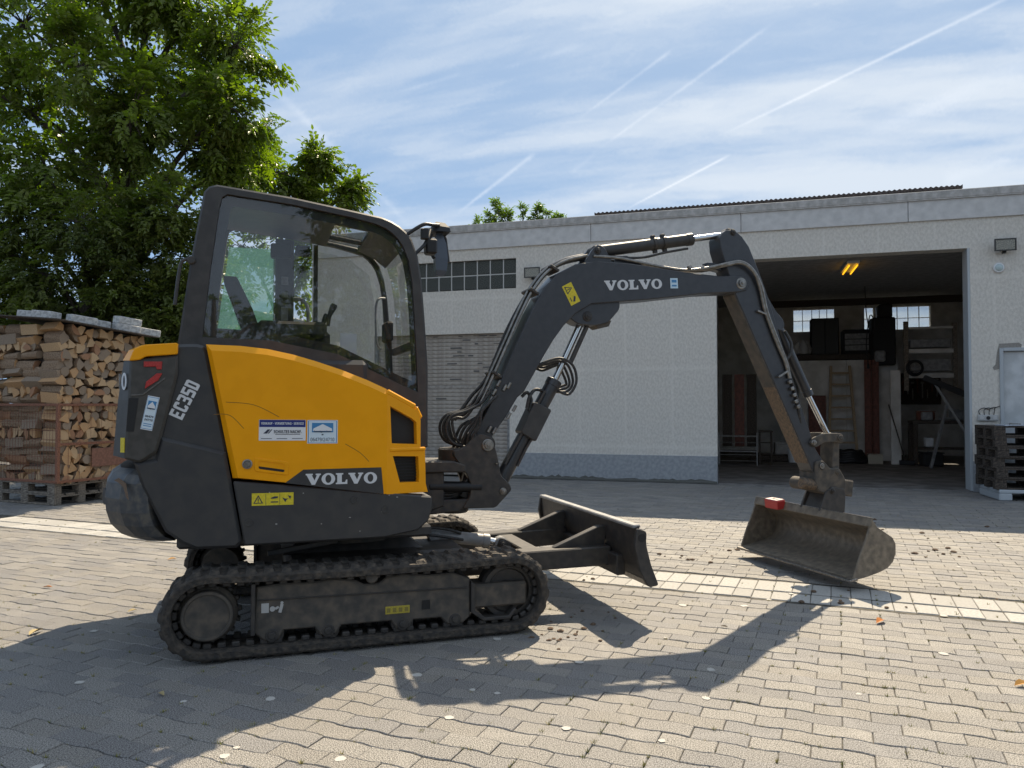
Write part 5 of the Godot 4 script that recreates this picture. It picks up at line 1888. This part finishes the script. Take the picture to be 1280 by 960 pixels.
	li.prism(fillet(pv([3.77, 1.06, 3.83, 1.06, 3.825, .80, 3.80, .76, 3.765, .77, 3.75, .80, 3.76, .93]), .015), -.075, .075, .006)
	var link := part("bucket_link", li, M.dirty, X)
	pin(3.80, 1.06, -.115, .112, .038, link, M.dirty)
	pin(3.56, 1.03, -.10, .11, .024, link, M.zinc)
	pin(3.785, .79, -.10, .095, .034, link, M.dirty)
	pin(3.632, .845, -.10, .10, .036, link, M.zinc)
	# quick coupler
	var qc := MB.new()
	qc.prism(fillet(pv([3.58, .88, 3.65, .89, 3.72, .82, 3.80, .83, 3.86, .74, 3.87, .66, 3.82, .60, 3.70, .61, 3.60, .65, 3.57, .72]), .02), -.10, .10, .008)
	qc.box(Vector3(3.90, .66, 0), Vector3(.13, .13, .14), .01, Basis(Vector3.BACK, -.12))
	qc.cyl(Vector3(3.55, .70, -.13), Vector3(3.55, .70, .05), .05, 20, .008)
	var cpl := part("coupler", qc, M.dirty, X)
	var qp := MB.new()
	qp.cyl(Vector3(3.47, .715, .055), Vector3(3.60, .695, .055), .044, 20, .01)
	qp.cyl(Vector3(3.60, .695, .055), Vector3(3.70, .685, .055), .036, 20, .006)
	part("tilt_motor", qp, M.rustarm, cpl)
	# bucket
	var bk := MB.new()
	var outer := [Vector2(3.615, .505), Vector2(3.665, .445), Vector2(3.735, .405), Vector2(3.80, .365), Vector2(3.826, .32), Vector2(3.826, .25), Vector2(3.80, .19), Vector2(3.75, .15), Vector2(3.68, .125), Vector2(3.57, .10), Vector2(3.44, .078)]
	var inn := []
	for k in outer.size():
		var a: Vector2 = outer[maxi(k - 1, 0)]
		var b: Vector2 = outer[mini(k + 1, outer.size() - 1)]
		var t := (b - a).normalized()
		inn.append(outer[k] + Vector2(t.y, -t.x) * .016)
	inn.reverse()
	bk.prism(PackedVector2Array(outer + inn), -.70, .62)
	var bucket := part("bucket", bk, M.bucket, X)
	for z in [-.716, .62]:
		var sd := MB.new()
		var po := PackedVector2Array(outer)
		po.append(Vector2(3.50, .235))
		po.append(Vector2(3.565, .375))
		sd.prism(po, z, z + .016, .003)
		part("side_plate", sd, M.bucket, bucket)
	var lip := MB.new()
	lip.bar(Vector3(3.608, .480, -.72), Vector3(3.608, .480, .64), .02, .065, .004, Vector3(.35, 1, 0))
	part("top_lip", lip, M.bucket, bucket)
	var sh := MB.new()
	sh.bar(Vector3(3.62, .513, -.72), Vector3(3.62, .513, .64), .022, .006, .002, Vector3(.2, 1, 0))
	part("sunlit_worn_rim", sh, M.edge, bucket)  # bright strip paints the sunlit line along the polished lip
	var ed := MB.new()
	ed.bar(Vector3(3.447, .083, -.72), Vector3(3.447, .083, .64), .075, .018, .004, Vector3(-.17, 1, 0))
	part("cutting_edge", ed, M.edge, bucket)
	var ears := MB.new()
	for z in [-.125, .09]:
		ears.prism(pv([3.60, .50, 3.66, .64, 3.72, .68, 3.84, .66, 3.85, .60, 3.83, .36, 3.735, .40, 3.66, .45]), z, z + .022, .004)
	ears.prism(pv([3.62, .50, 3.68, .62, 3.70, .62, 3.70, .44]), -.10, .09)
	part("ears", ears, M.steel, bucket)
	pin(3.72, .65, -.13, .12, .026, bucket, M.steel)

# ---------------------------------------------------------------- pallets and firewood
func pallet(label: String, T: Transform3D, m: Material, group := "") -> Node3D:
	var o := thing("wooden_pallet", label, "pallet", T, group)
	for x in [-.5275, 0.0, .5275]:
		for z in [-.35, 0.0, .35]:
			var b := MB.new()
			b.box(Vector3(x, .061, z), Vector3(.145, .078, .10), .004)
			part("block", b, m, o)
	for z in [-.35, 0.0, .35]:
		var b := MB.new()
		b.box(Vector3(0, .011, z), Vector3(1.2, .022, .10), .003)
		part("bottom_board", b, m, o)
	for x in [-.5275, 0.0, .5275]:
		var b := MB.new()
		b.box(Vector3(x, .111, 0), Vector3(.145, .021, .80), .003)
		part("stringer", b, m, o)
	for z in [-.335, -.17, 0.0, .17, .335]:
		var b := MB.new()
		b.box(Vector3(0, .133, z), Vector3(1.2, .022, .13), .003)
		part("deck_board", b, m, o)
	return o

func log_mesh(kind: int, wood: Material, bark: Material, r: RandomNumberGenerator) -> ArrayMesh:
	var L := r.randf_range(.32, .385)
	var p := PackedVector2Array()
	var isbark := []
	var a0: float = [0.0, 0.0, 0.0, 0.0][kind]
	var a1: float = [PI * .5, PI * .85, PI * .33, TAU][kind]
	var R: float = [.125, .082, .138, .058][kind] * r.randf_range(.92, 1.1)
	if kind < 3:
		p.append(Vector2(r.randf_range(-.006, .006), r.randf_range(-.006, .006)))
		isbark.append(false)
	var seg := 5 if kind < 3 else 10
	for k in seg + (1 if kind < 3 else 0):
		var a := lerpf(a0, a1, float(k) / seg)
		p.append(Vector2(cos(a), sin(a)) * R * r.randf_range(.93, 1.06))
		isbark.append(kind == 3 or k < seg)
	var c := Vector2.ZERO
	for q in p:
		c += q
	c /= p.size()
	for k in p.size():
		p[k] -= c
	var w := MB.new()
	var b := MB.new()
	var skew := Vector2(r.randf_range(-.008, .008), r.randf_range(-.008, .008))
	var cut := r.randf_range(-.012, .012)
	for sg in [-1.0, 1.0]:
		var e := []
		for q in p:
			e.append(Vector3(sg * (L * .5 + cut * q.x * 10.0 * sg), q.x + skew.x * sg, q.y + skew.y * sg))
		w.face(e, Vector3(sg, 0, 0))
	for k in p.size():
		var j := (k + 1) % p.size()
		var A := Vector3(-L / 2 + cut * p[k].x * 10.0 * 1.0 * -1.0 * -1.0, p[k].x - skew.x, p[k].y - skew.y)
		A.x = -(L * .5 - cut * p[k].x * 10.0)
		var B := Vector3(-(L * .5 - cut * p[j].x * 10.0), p[j].x - skew.x, p[j].y - skew.y)
		var C := Vector3(L * .5 + cut * p[j].x * 10.0, p[j].x + skew.x, p[j].y + skew.y)
		var D := Vector3(L * .5 + cut * p[k].x * 10.0, p[k].x + skew.x, p[k].y + skew.y)
		var m := (p[k] + p[j]) * .5
		(b if isbark[k] else w).face([A, B, C, D], Vector3(0, m.x, m.y))
	var am := w.mesh()
	am.surface_set_material(0, wood)
	if b.v.size():
		var arr := []
		arr.resize(Mesh.ARRAY_MAX)
		arr[Mesh.ARRAY_VERTEX] = b.v
		arr[Mesh.ARRAY_NORMAL] = b.n
		am.add_surface_from_arrays(Mesh.PRIMITIVE_TRIANGLES, arr)
		am.surface_set_material(1, bark)
	return am

func firewood() -> void:
	var K := at(-5.92, 0, -10.04, -24)
	var W := 1.32
	var D := 1.30
	for k in 2:
		pallet(["lower grey pallet under the rusty firewood cage", "upper grey pallet carrying the rusty firewood cage"][k], K * at(-W / 2, .002 + .1455 * k, -.41, 0), M.wood_old, "")
		pallet(["lower rear pallet under the far half of the firewood cage", "upper rear pallet under the far half of the firewood cage"][k], K * at(-W / 2, .002 + .1455 * k, -1.235, 0), M.wood_old, "")
	# rusty cage
	var o := thing("firewood_cage", "rusty steel mesh cage full of split firewood on grey pallets", "cage", K, "")
	var y0 := .294
	var y1 := 1.32
	var yt := 2.42
	for q in [[-.02, -.02, y1], [-W + .02, -.02, yt], [-.02, -D + .02, y1], [-W + .02, -D + .02, yt]]:
		var p := MB.new()
		p.box(Vector3(q[0], (y0 + q[2]) * .5, q[1]), Vector3(.045, q[2] - y0, .045), .005)
		part("post", p, M.rust, o)
	for y in [y0 + .015, .80, y1]:
		for s in [[Vector3(-W, y, -.012), Vector3(0, y, -.012)], [Vector3(-.012, y, 0), Vector3(-.012, y, -D)], [Vector3(-W, y, -D), Vector3(0, y, -D)]]:
			if y == .80 and s[0].x < -1.0 and s[0].z > -.1:
				continue
			var p := MB.new()
			p.bar(s[0], s[1], .022, .034, .003)
			part("rail", p, M.rust, o)
	var wm := MB.new()
	for k in range(1, 23):
		var x := -W * k / 23.0
		wm.tube([Vector3(x, y0, -.012), Vector3(x, y1, -.012)], .0028, 4)
	for k in range(1, 24):
		var z := -D * k / 24.0
		wm.tube([Vector3(-.012, y1 - .10, z), Vector3(-.012, y1, z)], .0028, 4)
		if k % 3 == 0:
			wm.tube([Vector3(-.012, y0, z), Vector3(-.012, y1, z)], .0025, 4)
	for k in range(1, 9):
		var y := lerpf(y0, y1, k / 9.0)
		wm.tube([Vector3(-W, y, -.016), Vector3(0, y, -.016)], .0028, 4)
	part("wire_mesh", wm, M.rust, o)
	var pl := MB.new()
	pl.box(Vector3(-.006, .60, -.78), Vector3(.012, .25, .56), .003)
	var po := part("marking_plate", pl, mat(Color(.18, .085, .055), Color(.25, .12, .08), .75, 2.0, .02, 4, 95), o)
	var tg := MB.new()
	tg.box(Vector3(.002, .66, -.96), Vector3(.004, .10, .16), .001)
	var tgo := part("paper_tag", tg, M.white, po)
	sub("print", rect(0, 0, .1, .05), M.ink, tgo)
	tgo.get_child(0).transform = Transform3D(Basis(Vector3.UP, PI / 2), Vector3(.003, .66, -.96))
	# inner mass of the stack that only shows as dark gaps
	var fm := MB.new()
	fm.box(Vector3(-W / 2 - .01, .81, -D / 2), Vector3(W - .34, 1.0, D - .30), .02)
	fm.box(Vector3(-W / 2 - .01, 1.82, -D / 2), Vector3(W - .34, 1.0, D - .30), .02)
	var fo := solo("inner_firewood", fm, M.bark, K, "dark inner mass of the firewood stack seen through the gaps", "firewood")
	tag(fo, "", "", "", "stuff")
	# split logs
	var r := RandomNumberGenerator.new()
	r.seed = 20
	var wn := [mat(Color(.38, .215, .10), Color(.56, .36, .19), .85, 5.0, .03, 5, 101), mat(Color(.42, .28, .15), Color(.60, .42, .25), .85, 5.0, .03, 5, 102), mat(Color(.20, .15, .11), Color(.34, .265, .19), .9, 5.0, .03, 5, 103), mat(Color(.27, .14, .08), Color(.42, .235, .13), .85, 5.0, .03, 5, 104)]
	for m in wn:
		m.uv1_scale = Vector3(2.0, 9, 9)
	var meshes := []
	for k in 28:
		meshes.append(log_mesh([0, 2, 0, 1, 2, 0, 3][k % 7], wn[(k * 5 + k / 7) % 4], M.logbark, r))
	var add := func(p: Vector3, yaw: float, label: String, group: String) -> void:
		var b := MeshInstance3D.new()
		b.name = numbered("split_log")
		b.mesh = meshes[r.randi_range(0, 27)]
		b.transform = K * Transform3D(Basis(Vector3.UP, yaw + r.randf_range(-.07, .07)) * Basis(Vector3.RIGHT, r.randf() * TAU) * Basis(Vector3.BACK, r.randf_range(-.03, .03)), p)
		add_child(b)
		tag(b, label, "log", group)
	for tier in 2:
		var ya: float = [y0 + .07, y1 + .085][tier]
		var yb: float = [y1 - .02, yt - .06][tier]
		var rows: int = 9
		for j in rows:
			var y := lerpf(ya, yb, (j + .0) / (rows - 1.0)) - .02
			for k in 10:   # ends showing on the right hand face
				var z := -.19 - k * .120 + r.randf_range(-.02, .02) + (.06 if j % 2 else 0.0)
				var sink := .075 * z if tier == 1 and j > 5 else 0.0
				add.call(Vector3((-.225 if tier == 0 else -.185) + r.randf_range(-.04, .02), y + sink + r.randf_range(-.014, .014), z), 0.0, ["split log end behind the mesh on the right side of the rusty cage", "split log end in the open stack above the right side of the cage"][tier], ["log ends in the cage, right side", "log ends above the cage, right side"][tier])
			var shift := r.randf_range(-.16, .03)
			for k in 4:    # sides showing on the left hand face
				var across: bool = (j * 3 + k * 5 + tier * 2) % 5 == 0
				var x := -.20 - k * .365 + (shift if k > 0 else r.randf_range(-.03, .02))
				var lab: String = ["log lying lengthwise behind the front mesh of the rusty cage", "log lying lengthwise in the open stack above the front of the cage"][tier]
				var grp: String = ["logs in the cage, front side", "logs above the cage, front side"][tier]
				if across and k > 0:
					for t in 3:
						add.call(Vector3(x - .11 + t * .11, y, -.24 if tier == 0 else -.20), PI / 2, lab, grp)
				else:
					add.call(Vector3(x + r.randf_range(-.02, .02), y + r.randf_range(-.012, .012), (-.13 if tier == 0 else -.07) + r.randf_range(-.012, .012)), 0.0, lab, grp)
	# sagging board lid weighed down with paving stones
	var lidT := K * Transform3D(Basis(Vector3.BACK, -.088) * Basis(Vector3.RIGHT, -.075), Vector3(0, 2.425, 0))
	lidT = K * Transform3D(Basis(Vector3(1, -.088, 0).normalized(), Vector3(.088, 1, -.075).normalized(), Vector3(0, .075, 1).normalized()).orthonormalized(), Vector3(0, 2.425, 0))
	var lid := MB.new()
	lid.box(Vector3(-.55, .0, -.62), Vector3(1.45, .016, 1.55), .002)
	solo("cover_board", lid, M.wood_dark, lidT, "thin dark board covering the top of the firewood stack", "board")
	var sl := MB.new()
	sl.box(Vector3.ZERO, Vector3(.34, .10, .17), .008)
	var slm := sl.mesh()
	var lab := ["leftmost grey concrete block on the cover board over the firewood", "second concrete block from the left on the firewood cover", "long concrete block in the middle of the firewood cover", "concrete block behind the middle one on the firewood cover", "lower concrete block near the right end of the firewood cover", "concrete block lying on top of another at the right of the cover", "rightmost concrete block on the firewood cover beside the excavator"]
	var pos := [[-.72, .058, -.10, 0.1], [-.30, .058, -.02, .15], [.02, .058, -.30, 1.35], [-.12, .058, -.62, 1.5], [.04, .058, -.98, 1.3], [.02, .160, -1.0, 1.45], [.05, .058, -1.32, 1.4]]
	for k in 7:
		var c := part("concrete_block", slm, M.concrete, self)
		c.transform = lidT * at(pos[k][0], pos[k][1], pos[k][2], rad_to_deg(pos[k][3]))
		tag(c, lab[k], "concrete block", "concrete blocks on the firewood cover")

func pallet_stack() -> void:
	var P := at(6.66, 0, -10.62, -14)
	var o := thing("plastic_pallet", "grey plastic pallet at the bottom of the stack by the steel door", "pallet", P * at(.64, .002, -.40), "")
	for x in [-.52, 0.0, .52]:
		var b := MB.new()
		b.box(Vector3(x, .05, 0), Vector3(.16, .10, .8), .012)
		part("foot", b, M.frame_grey, o)
	var b2 := MB.new()
	b2.box(Vector3(0, .125, 0), Vector3(1.2, .05, .8), .01)
	part("deck", b2, M.frame_grey, o)
	var names := ["lowest wooden pallet, just above the grey plastic pallet", "second wooden pallet up in the stack by the steel door", "third wooden pallet up in the stack by the steel door", "fourth wooden pallet up in the stack by the steel door", "fifth wooden pallet up in the stack by the steel door", "topmost wooden pallet of the stack by the steel door"]
	rng.seed = 91
	for k in 6:
		pallet(names[k], P * at(.60 + rng.randf_range(-.03, .02), .154 + k * .1455, -.40 + rng.randf_range(-.02, .02), rng.randf_range(-1.5, 1.5)), M.wood_dark, "wooden pallets stacked by the steel door")
	var f := MB.new()
	f.box(Vector3(0, .003, 0), Vector3(.55, .006, .32), .002)
	f.box(Vector3(.03, .010, .02), Vector3(.44, .006, .26), .002)
	f.box(Vector3(-.28, .004, .02), Vector3(.05, .02, .30), .006)
	solo("plastic_sheet", f, flat(Color(.42, .46, .52), .25), P * at(.40, 1.030, -.18, 6), "folded pale plastic sheet lying on the topmost pallet", "plastic sheet")

# ---------------------------------------------------------------- trees
func sprig_mesh(leaflets: int, L: float, leaf: float, width: float, droop: float, sd: int) -> ArrayMesh:
	var r := RandomNumberGenerator.new()
	r.seed = sd
	var mb := MB.new()
	for k in leaflets:
		var f := float(k / 2 * 2 + 1) / leaflets
		var side := 1.0 if k % 2 == 0 else -1.0
		var o := Vector3(L * f, -droop * f * f * L, 0)
		var d := Vector3(.55, -.15, side * .9).normalized()
		if k == leaflets - 1:
			d = Vector3(1, -.35, 0).normalized()
		d = (d + Vector3(r.randf_range(-.25, .25), r.randf_range(-.35, .2), r.randf_range(-.25, .25))).normalized()
		var up := (Vector3.UP + Vector3(r.randf_range(-.5, .5), 0, r.randf_range(-.5, .5))).normalized()
		var x := d.cross(up).normalized()
		var nrm := x.cross(d).normalized()
		var l := leaf * r.randf_range(.75, 1.2)
		var w := width * r.randf_range(.85, 1.15)
		var p0 := o + d * l * .06
		var tip := o + d * l - Vector3(0, l * .12, 0)
		for sg in [-1.0, 1.0]:
			var a: Vector3 = o + d * l * .35 + x * sg * w + nrm * w * .35
			var b: Vector3 = o + d * l * .72 + x * sg * w * .72 + nrm * w * .2
			mb.face([p0, a, b], nrm)
			mb.face([p0, b, tip], nrm)
	mb.bar(Vector3.ZERO, Vector3(L, -droop * L, 0), .004, .004)
	return mb.mesh()

func tree(called: String, label: String, category: String, base: Vector3, trunk_top: Vector3, r0: float, blobs: Array, per: int, spread: int, sprig: Mesh, lm: Material, bm: Material, c1: Color, c2: Color, sd: int, group := "", hang := .35) -> void:
	var o := thing(called, label, category, Transform3D(Basis.IDENTITY, base), group)
	var r := RandomNumberGenerator.new()
	r.seed = sd
	var tb := MB.new()
	var tt := trunk_top - base
	var tp := spline([Vector3(0, -.05, 0), tt * .35 + Vector3(r.randf_range(-.1, .1), 0, r.randf_range(-.1, .1)), tt * .7, tt], 4)
	var rad := []
	for k in tp.size():
		rad.append(lerpf(r0, r0 * .3, float(k) / (tp.size() - 1)))
	tb.tube(tp, rad, 10)
	part("trunk", tb, bm, o)
	var Ts := []
	var Cs := []
	for bl in blobs:
		var c := Vector3(bl[0], bl[1], bl[2]) - base
		var R: float = bl[3]
		var from: Vector3 = tp[clampi(int((c.y / maxf(tt.y, .1) - .35) * tp.size()), 2, tp.size() - 1)]
		var lb := MB.new()
		var mid := from.lerp(c, .5) + Vector3(0, .12 * from.distance_to(c), 0)
		var lp := spline([from, mid, c], 4)
		var lr := []
		for k in lp.size():
			lr.append(lerpf(r0 * .36, r0 * .09, float(k) / (lp.size() - 1)))
		lb.tube(lp, lr, 7)
		for s in spread:
			var d := Vector3(r.randfn(), r.randfn() * .85, r.randfn()).normalized() * R * pow(r.randf(), .45)
			var e := c + d
			lb.tube([c.lerp(e, -.1), c.lerp(e, .5) + Vector3(0, .06 * R, 0), e], [r0 * .08, r0 * .05, r0 * .02], 5)
			var light := r.randf()
			for k in per:
				var q := e + Vector3(r.randfn(), r.randfn() * .8, r.randfn()) * R * .19
				var out := (q - c).normalized() * .8 + Vector3(r.randfn(), r.randfn() * .6 - hang, r.randfn()) * .6
				var x := out.normalized()
				var z := x.cross((Vector3.UP + Vector3(r.randfn(), 0, r.randfn()) * .35).normalized()).normalized()
				Ts.append(Transform3D(Basis(x, z.cross(x), z).scaled(Vector3.ONE * r.randf_range(.7, 1.25)), q))
				Cs.append(c1.lerp(c2, clampf(light * .6 + r.randf() * .5, 0, 1)))
		part("limb", lb, bm, o)
	var mm := MultiMesh.new()
	mm.transform_format = MultiMesh.TRANSFORM_3D
	mm.use_colors = true
	mm.mesh = sprig
	mm.instance_count = Ts.size()
	for k in Ts.size():
		mm.set_instance_transform(k, Ts[k])
		mm.set_instance_color(k, Cs[k])
	var mi := MultiMeshInstance3D.new()
	mi.name = "crown"
	mi.multimesh = mm
	mi.material_override = lm
	o.add_child(mi)
	tag(mi, "", "", "", "stuff")

func trees() -> void:
	var lm := StandardMaterial3D.new()
	lm.vertex_color_use_as_albedo = true
	lm.roughness = .38
	lm.backlight_enabled = true
	lm.backlight = Color(.85, 1.0, .22)
	var bm := bump(mat(Color(.045, .038, .03), Color(.12, .10, .08), .95, 1.5, .03, 5, 110), .04, 4, 1.5)
	var big := sprig_mesh(11, .32, .12, .032, .35, 1)
	var small := sprig_mesh(11, .22, .075, .019, .25, 2)
	var ca := Color(.13, .18, .035)
	var cb := Color(.25, .285, .06)
	tree("walnut_tree", "tall broad leaved tree with large leaves rising behind the firewood", "tree", Vector3(-7.4, 0, -14.2), Vector3(-7.0, 7.6, -14.2), .22, [[-9.0, 8.3, -14.0, 1.24], [-8.1, 9.4, -14.5, 1.06], [-7.4, 7.0, -13.0, 0.81], [-6.6, 8.9, -14.0, 0.7], [-6.0, 8.8, -14.5, 0.98], [-5.05, 7.9, -14.0, 0.62], [-5.0, 6.6, -13.5, 0.66], [-6.7, 7.6, -15.0, 0.7], [-6.5, 6.2, -13.0, 0.81], [-9.1, 6.9, -14.5, 1.21], [-7.9, 5.2, -13.0, 1.01], [-6.0, 6.0, -14.0, 0.87], [-5.3, 6.0, -14.5, 0.68], [-8.0, 5.6, -15.0, 0.94], [-10.0, 7.3, -14.0, 1.16]], 16, 17, big, lm, bm, ca, cb, 5)
	tree("bushy_tree", "dense dark bushy tree with fine leaves just above the firewood stack", "tree", Vector3(-7.1, 0, -12.9), Vector3(-7.0, 4.0, -12.6), .14, [[-8.1, 4.3, -12.5, 0.78], [-6.9, 4.2, -12.2, 0.75], [-6.6, 4.1, -12.8, 0.8], [-5.8, 4.4, -12.7, 0.62], [-5.8, 3.7, -13.0, 0.61], [-7.4, 3.4, -12.5, 0.7], [-6.3, 3.1, -12.6, 0.62], [-8.5, 3.3, -13.0, 0.68], [-5.8, 3.0, -12.9, 0.53], [-9.0, 4.0, -12.5, 0.91], [-5.2, 3.4, -13.2, .5], [-6.8, 2.6, -12.9, .6], [-8.0, 2.7, -13.1, .6], [-5.6, 2.5, -13.3, .55], [-9.0, 1.9, -13.6, .9], [-7.6, 1.6, -13.5, .8], [-10.0, 2.9, -13.6, 1.0]], 28, 17, small, lm, bm, Color(.085, .115, .035), Color(.22, .25, .06), 6)
	tree("lower_tree", "smaller tree showing behind the excavator cab roof", "tree", Vector3(-5.4, 0, -17.2), Vector3(-4.9, 5.6, -17.2), .14, [[-4.8, 6.1, -17.0, 0.6], [-4.4, 6.6, -17.5, 0.48], [-3.8, 5.9, -17.0, 0.42], [-5.1, 6.4, -16.8, 0.55], [-5.5, 5.9, -17.0, 0.71], [-4.6, 5.6, -17.5, 0.65], [-4.3, 6.85, -17.0, 0.22], [-3.55, 6.15, -17.0, 0.18], [-5.2, 4.9, -17.2, .7], [-4.7, 4.4, -17.3, .7], [-6.0, 4.8, -17.0, .8], [-5.5, 7.0, -16.6, .55], [-6.1, 6.6, -16.4, .6]], 8, 13, big, lm, bm, ca, cb, 7)
	var tips := sprig_mesh(9, .16, .10, .015, .1, 3)
	var roof_shoots := []
	for q in [[-1.0, 6.55], [-.62, 6.75], [-.42, 7.15], [-.12, 6.8], [.32, 6.9], [.72, 7.0], [.95, 6.85], [1.3, 6.75], [1.55, 6.6]]:
		for k in 6:
			roof_shoots.append([q[0] + .02 * k * sin(q[0] * 9.0), q[1] - .16 * k, -22.0, .05 + .035 * k])
	tree("roof_line_tree", "light green feathery treetops peeping over the garage roof", "tree", Vector3(.3, 0, -22.6), Vector3(.3, 5.6, -22.3), .10, roof_shoots, 4, 3, tips, lm, bm, Color(.16, .22, .06), Color(.26, .32, .09), 8, "", -.9)
	tree("overhanging_tree", "tree overhanging the yard behind the photographer, seen only mirrored in the cab glass", "tree", Vector3(4.6, 0, 5.6), Vector3(4.2, 5.2, 5.0), .17, [[2.0, 4.5, 2.6, .6], [2.9, 5.2, 3.2, .8], [3.9, 4.8, 4.2, .9], [3.2, 6.2, 4.6, 1.0], [2.4, 3.9, 3.4, .5], [4.8, 6.0, 5.4, 1.1]], 14, 14, big, lm, bm, ca, cb, 9)

	for k in 2:
		var c := Vector3([2.6, 7.6][k], 0, [12.0, 10.6][k])
		var bl := []
		rng.seed = 200 + k
		for q in 7:
			bl.append([c.x + rng.randf_range(-2.2, 2.2), rng.randf_range(1.2, 4.6), c.z + rng.randf_range(-.8, .8), rng.randf_range(1.2, 1.6)])
		tree("garden_tree", ["bushy garden tree opposite the hall, mirrored in the rear of the cab glass", "bushy garden tree opposite the hall, mirrored in the front of the cab glass"][k], "tree", c, c + Vector3(0, 4.2, 0), .16, bl, 16, 14, big, lm, bm, ca, cb, 12 + k, "garden trees opposite the hall")

func small_things() -> void:
	var sh := thing("grey_shed", "low grey metal shed half hidden between the trees and the cab", "shed", at(-5.9, 0, -15.9, -17))
	var a := MB.new()
	a.box(Vector3(0, 1.5, 0), Vector3(2.5, 3.0, 1.6), .02)
	part("wall", a, M.metal_grey, sh)
	var b := MB.new()
	b.box(Vector3(0, 3.06, 0), Vector3(2.62, .12, 1.72), .02)
	part("roof", b, M.frame_grey, sh)
	for k in 9:
		var s := MB.new()
		s.box(Vector3(-1.1 + k * .275, 1.5, .805), Vector3(.06, 2.9, .03), .008)
		part("rib", s, M.metal_grey, sh)
	# red block on the lip of the bucket
	var T := at(-1.061, 0, -5.012, 18)
	var rb := thing("red_block", "small red block lying on the upper lip of the excavator bucket", "block", T * Transform3D(Basis(Vector3.BACK, .1), Vector3(3.575, .452, -.40)))
	var r1 := MB.new()
	r1.box(Vector3(0, .04, 0), Vector3(.085, .075, .17), .006)
	part("body", r1, M.red, rb)
	var r2 := MB.new()
	r2.box(Vector3(0, .0795, 0), Vector3(.075, .004, .155), .001)
	var top := part("sunlit_top", r2, mat(Color(.48, .33, .31), Color(.62, .50, .47), .6, 8.0, .05, 4, 120), rb)  # pale pink colour paints the sunlight on top of the block
	var r3 := MB.new()
	r3.box(Vector3(0, .0822, .02), Vector3(.02, .0015, .06))
	r3.box(Vector3(.008, .0822, -.03), Vector3(.03, .0015, .02))
	part("dark_mark", r3, M.black, top)
	# fallen leaves
	var leaf := MB.new()
	var pts := [[0, 0], [.25, .16], [.5, .2], [.8, .1], [1, 0]]
	for k in 4:
		for s in [-1.0, 1.0]:
			var p0 := Vector3(pts[k][0] - .5, .05 * sin(pts[k][0] * 3.0), 0)
			var p1 := Vector3(pts[k + 1][0] - .5, .05 * sin(pts[k + 1][0] * 3.0), 0)
			leaf.face([p0, p1, p1 + Vector3(0, pts[k + 1][1] * .6, pts[k + 1][1] * s), p0 + Vector3(0, pts[k][1] * .6, pts[k][1] * s)], Vector3.UP)
	var lm := leaf.mesh()
	var cols := [flat(Color(.42, .14, .015), .7), flat(Color(.34, .27, .13), .8), flat(Color(.40, .20, .03), .7), flat(Color(.22, .17, .11), .8)]
	var L := [[-2.76, -4.5, .12, 1, "pale fallen leaf in the excavator shadow at the far left"], [-2.59, -6.34, .10, 0, "orange fallen leaf left of the counterweight, the upper of two"], [-2.52, -6.1, .09, 0, "orange fallen leaf left of the counterweight, the lower of two"], [-2.43, -4.96, .07, 1, "small pale leaf in the shadow behind the tracks"], [2.24, -4.72, .11, 0, "bright orange leaf on the paving in front of the bucket"], [2.41, -3.67, .10, 2, "orange brown leaf at the right edge of the paving"], [-3.36, -5.6, .07, 0, "small orange leaf at the far left of the sunny paving"], [-2.9, -6.6, .08, 2, "yellow brown leaf on the sunny paving near the gutter strip"], [1.26, -4.61, .05, 3, "dark brown leaf beside the shadow of the arm"], [-1.95, -5.7, .07, 0, "red orange leaf close behind the rubber track"], [-1.6, -3.55, .06, 1, "pale shrivelled leaf in the shadow below the track"]]
	rng.seed = 17
	for q in L:
		var o := part("fallen_leaf", lm, cols[q[3]], self)
		o.transform = Transform3D(Basis(Vector3.UP, rng.randf() * TAU) * Basis(Vector3.RIGHT, rng.randf_range(-.25, .25)).scaled(Vector3.ONE * q[2]), Vector3(q[0], .006, q[1]))
		tag(o, q[4], "leaf", "fallen leaves on the paving")
	# crumbs of soil round the bucket and the tracks
	var cm := MB.new()
	for q in [[1.58, -6.7, .20, 12, .022], [2.02, -6.98, .14, 8, .022], [3.65, -6.98, .28, 12, .024], [2.2, -5.2, .22, 6, .018], [.22, -4.50, .16, 22, .018], [.42, -4.62, .2, 10, .014], [3.9, -8.4, .6, 16, .024], [3.3, -8.0, .5, 10, .02], [.25, -5.95, .3, 8, .02], [0, -4.0, 2.2, 22, .008], [2.2, -4.3, 1.4, 14, .009], [-.3, -5.5, .5, 10, .012]]:
		for k in q[3]:
			var c := Vector3(q[0] + rng.randfn() * q[2], 0, q[1] + rng.randfn() * q[2])
			var s: float = q[4] * rng.randf_range(.3, 1.2)
			var rings := []
			for y in [[-.2, .9], [.35, 1.0], [.8, .55]]:
				var ring := []
				for a2 in 6:
					ring.append(c + Vector3(cos(TAU * a2 / 6.0) * y[1] * rng.randf_range(.7, 1.3), y[0] * .7, sin(TAU * a2 / 6.0) * y[1] * rng.randf_range(.7, 1.2)) * s)
				rings.append(ring)
			cm.loft(rings)
	tag(part("soil_crumbs", cm, mat(Color(.07, .045, .03), Color(.17, .115, .075), .95, 4.0, .05, 4, 121), self), "dark crumbs of soil scattered round the bucket and the tracks", "soil", "", "stuff")

func _ready() -> void:
	camera_and_light()
	palette()
	M.glass = glass(Color(.30, .42, .38), .08)
	M.glass_side = glass(Color(.05, .11, .09), .09)
	M.glass_green = glass(Color(.16, .27, .25), .36)
	M.glass_green.backlight_enabled = true
	M.glass_green.backlight = Color(.28, .46, .42)
	ground_and_paving()
	garage()
	indoors()
	trees()
	firewood()
	pallet_stack()
	excavator()
	small_things()
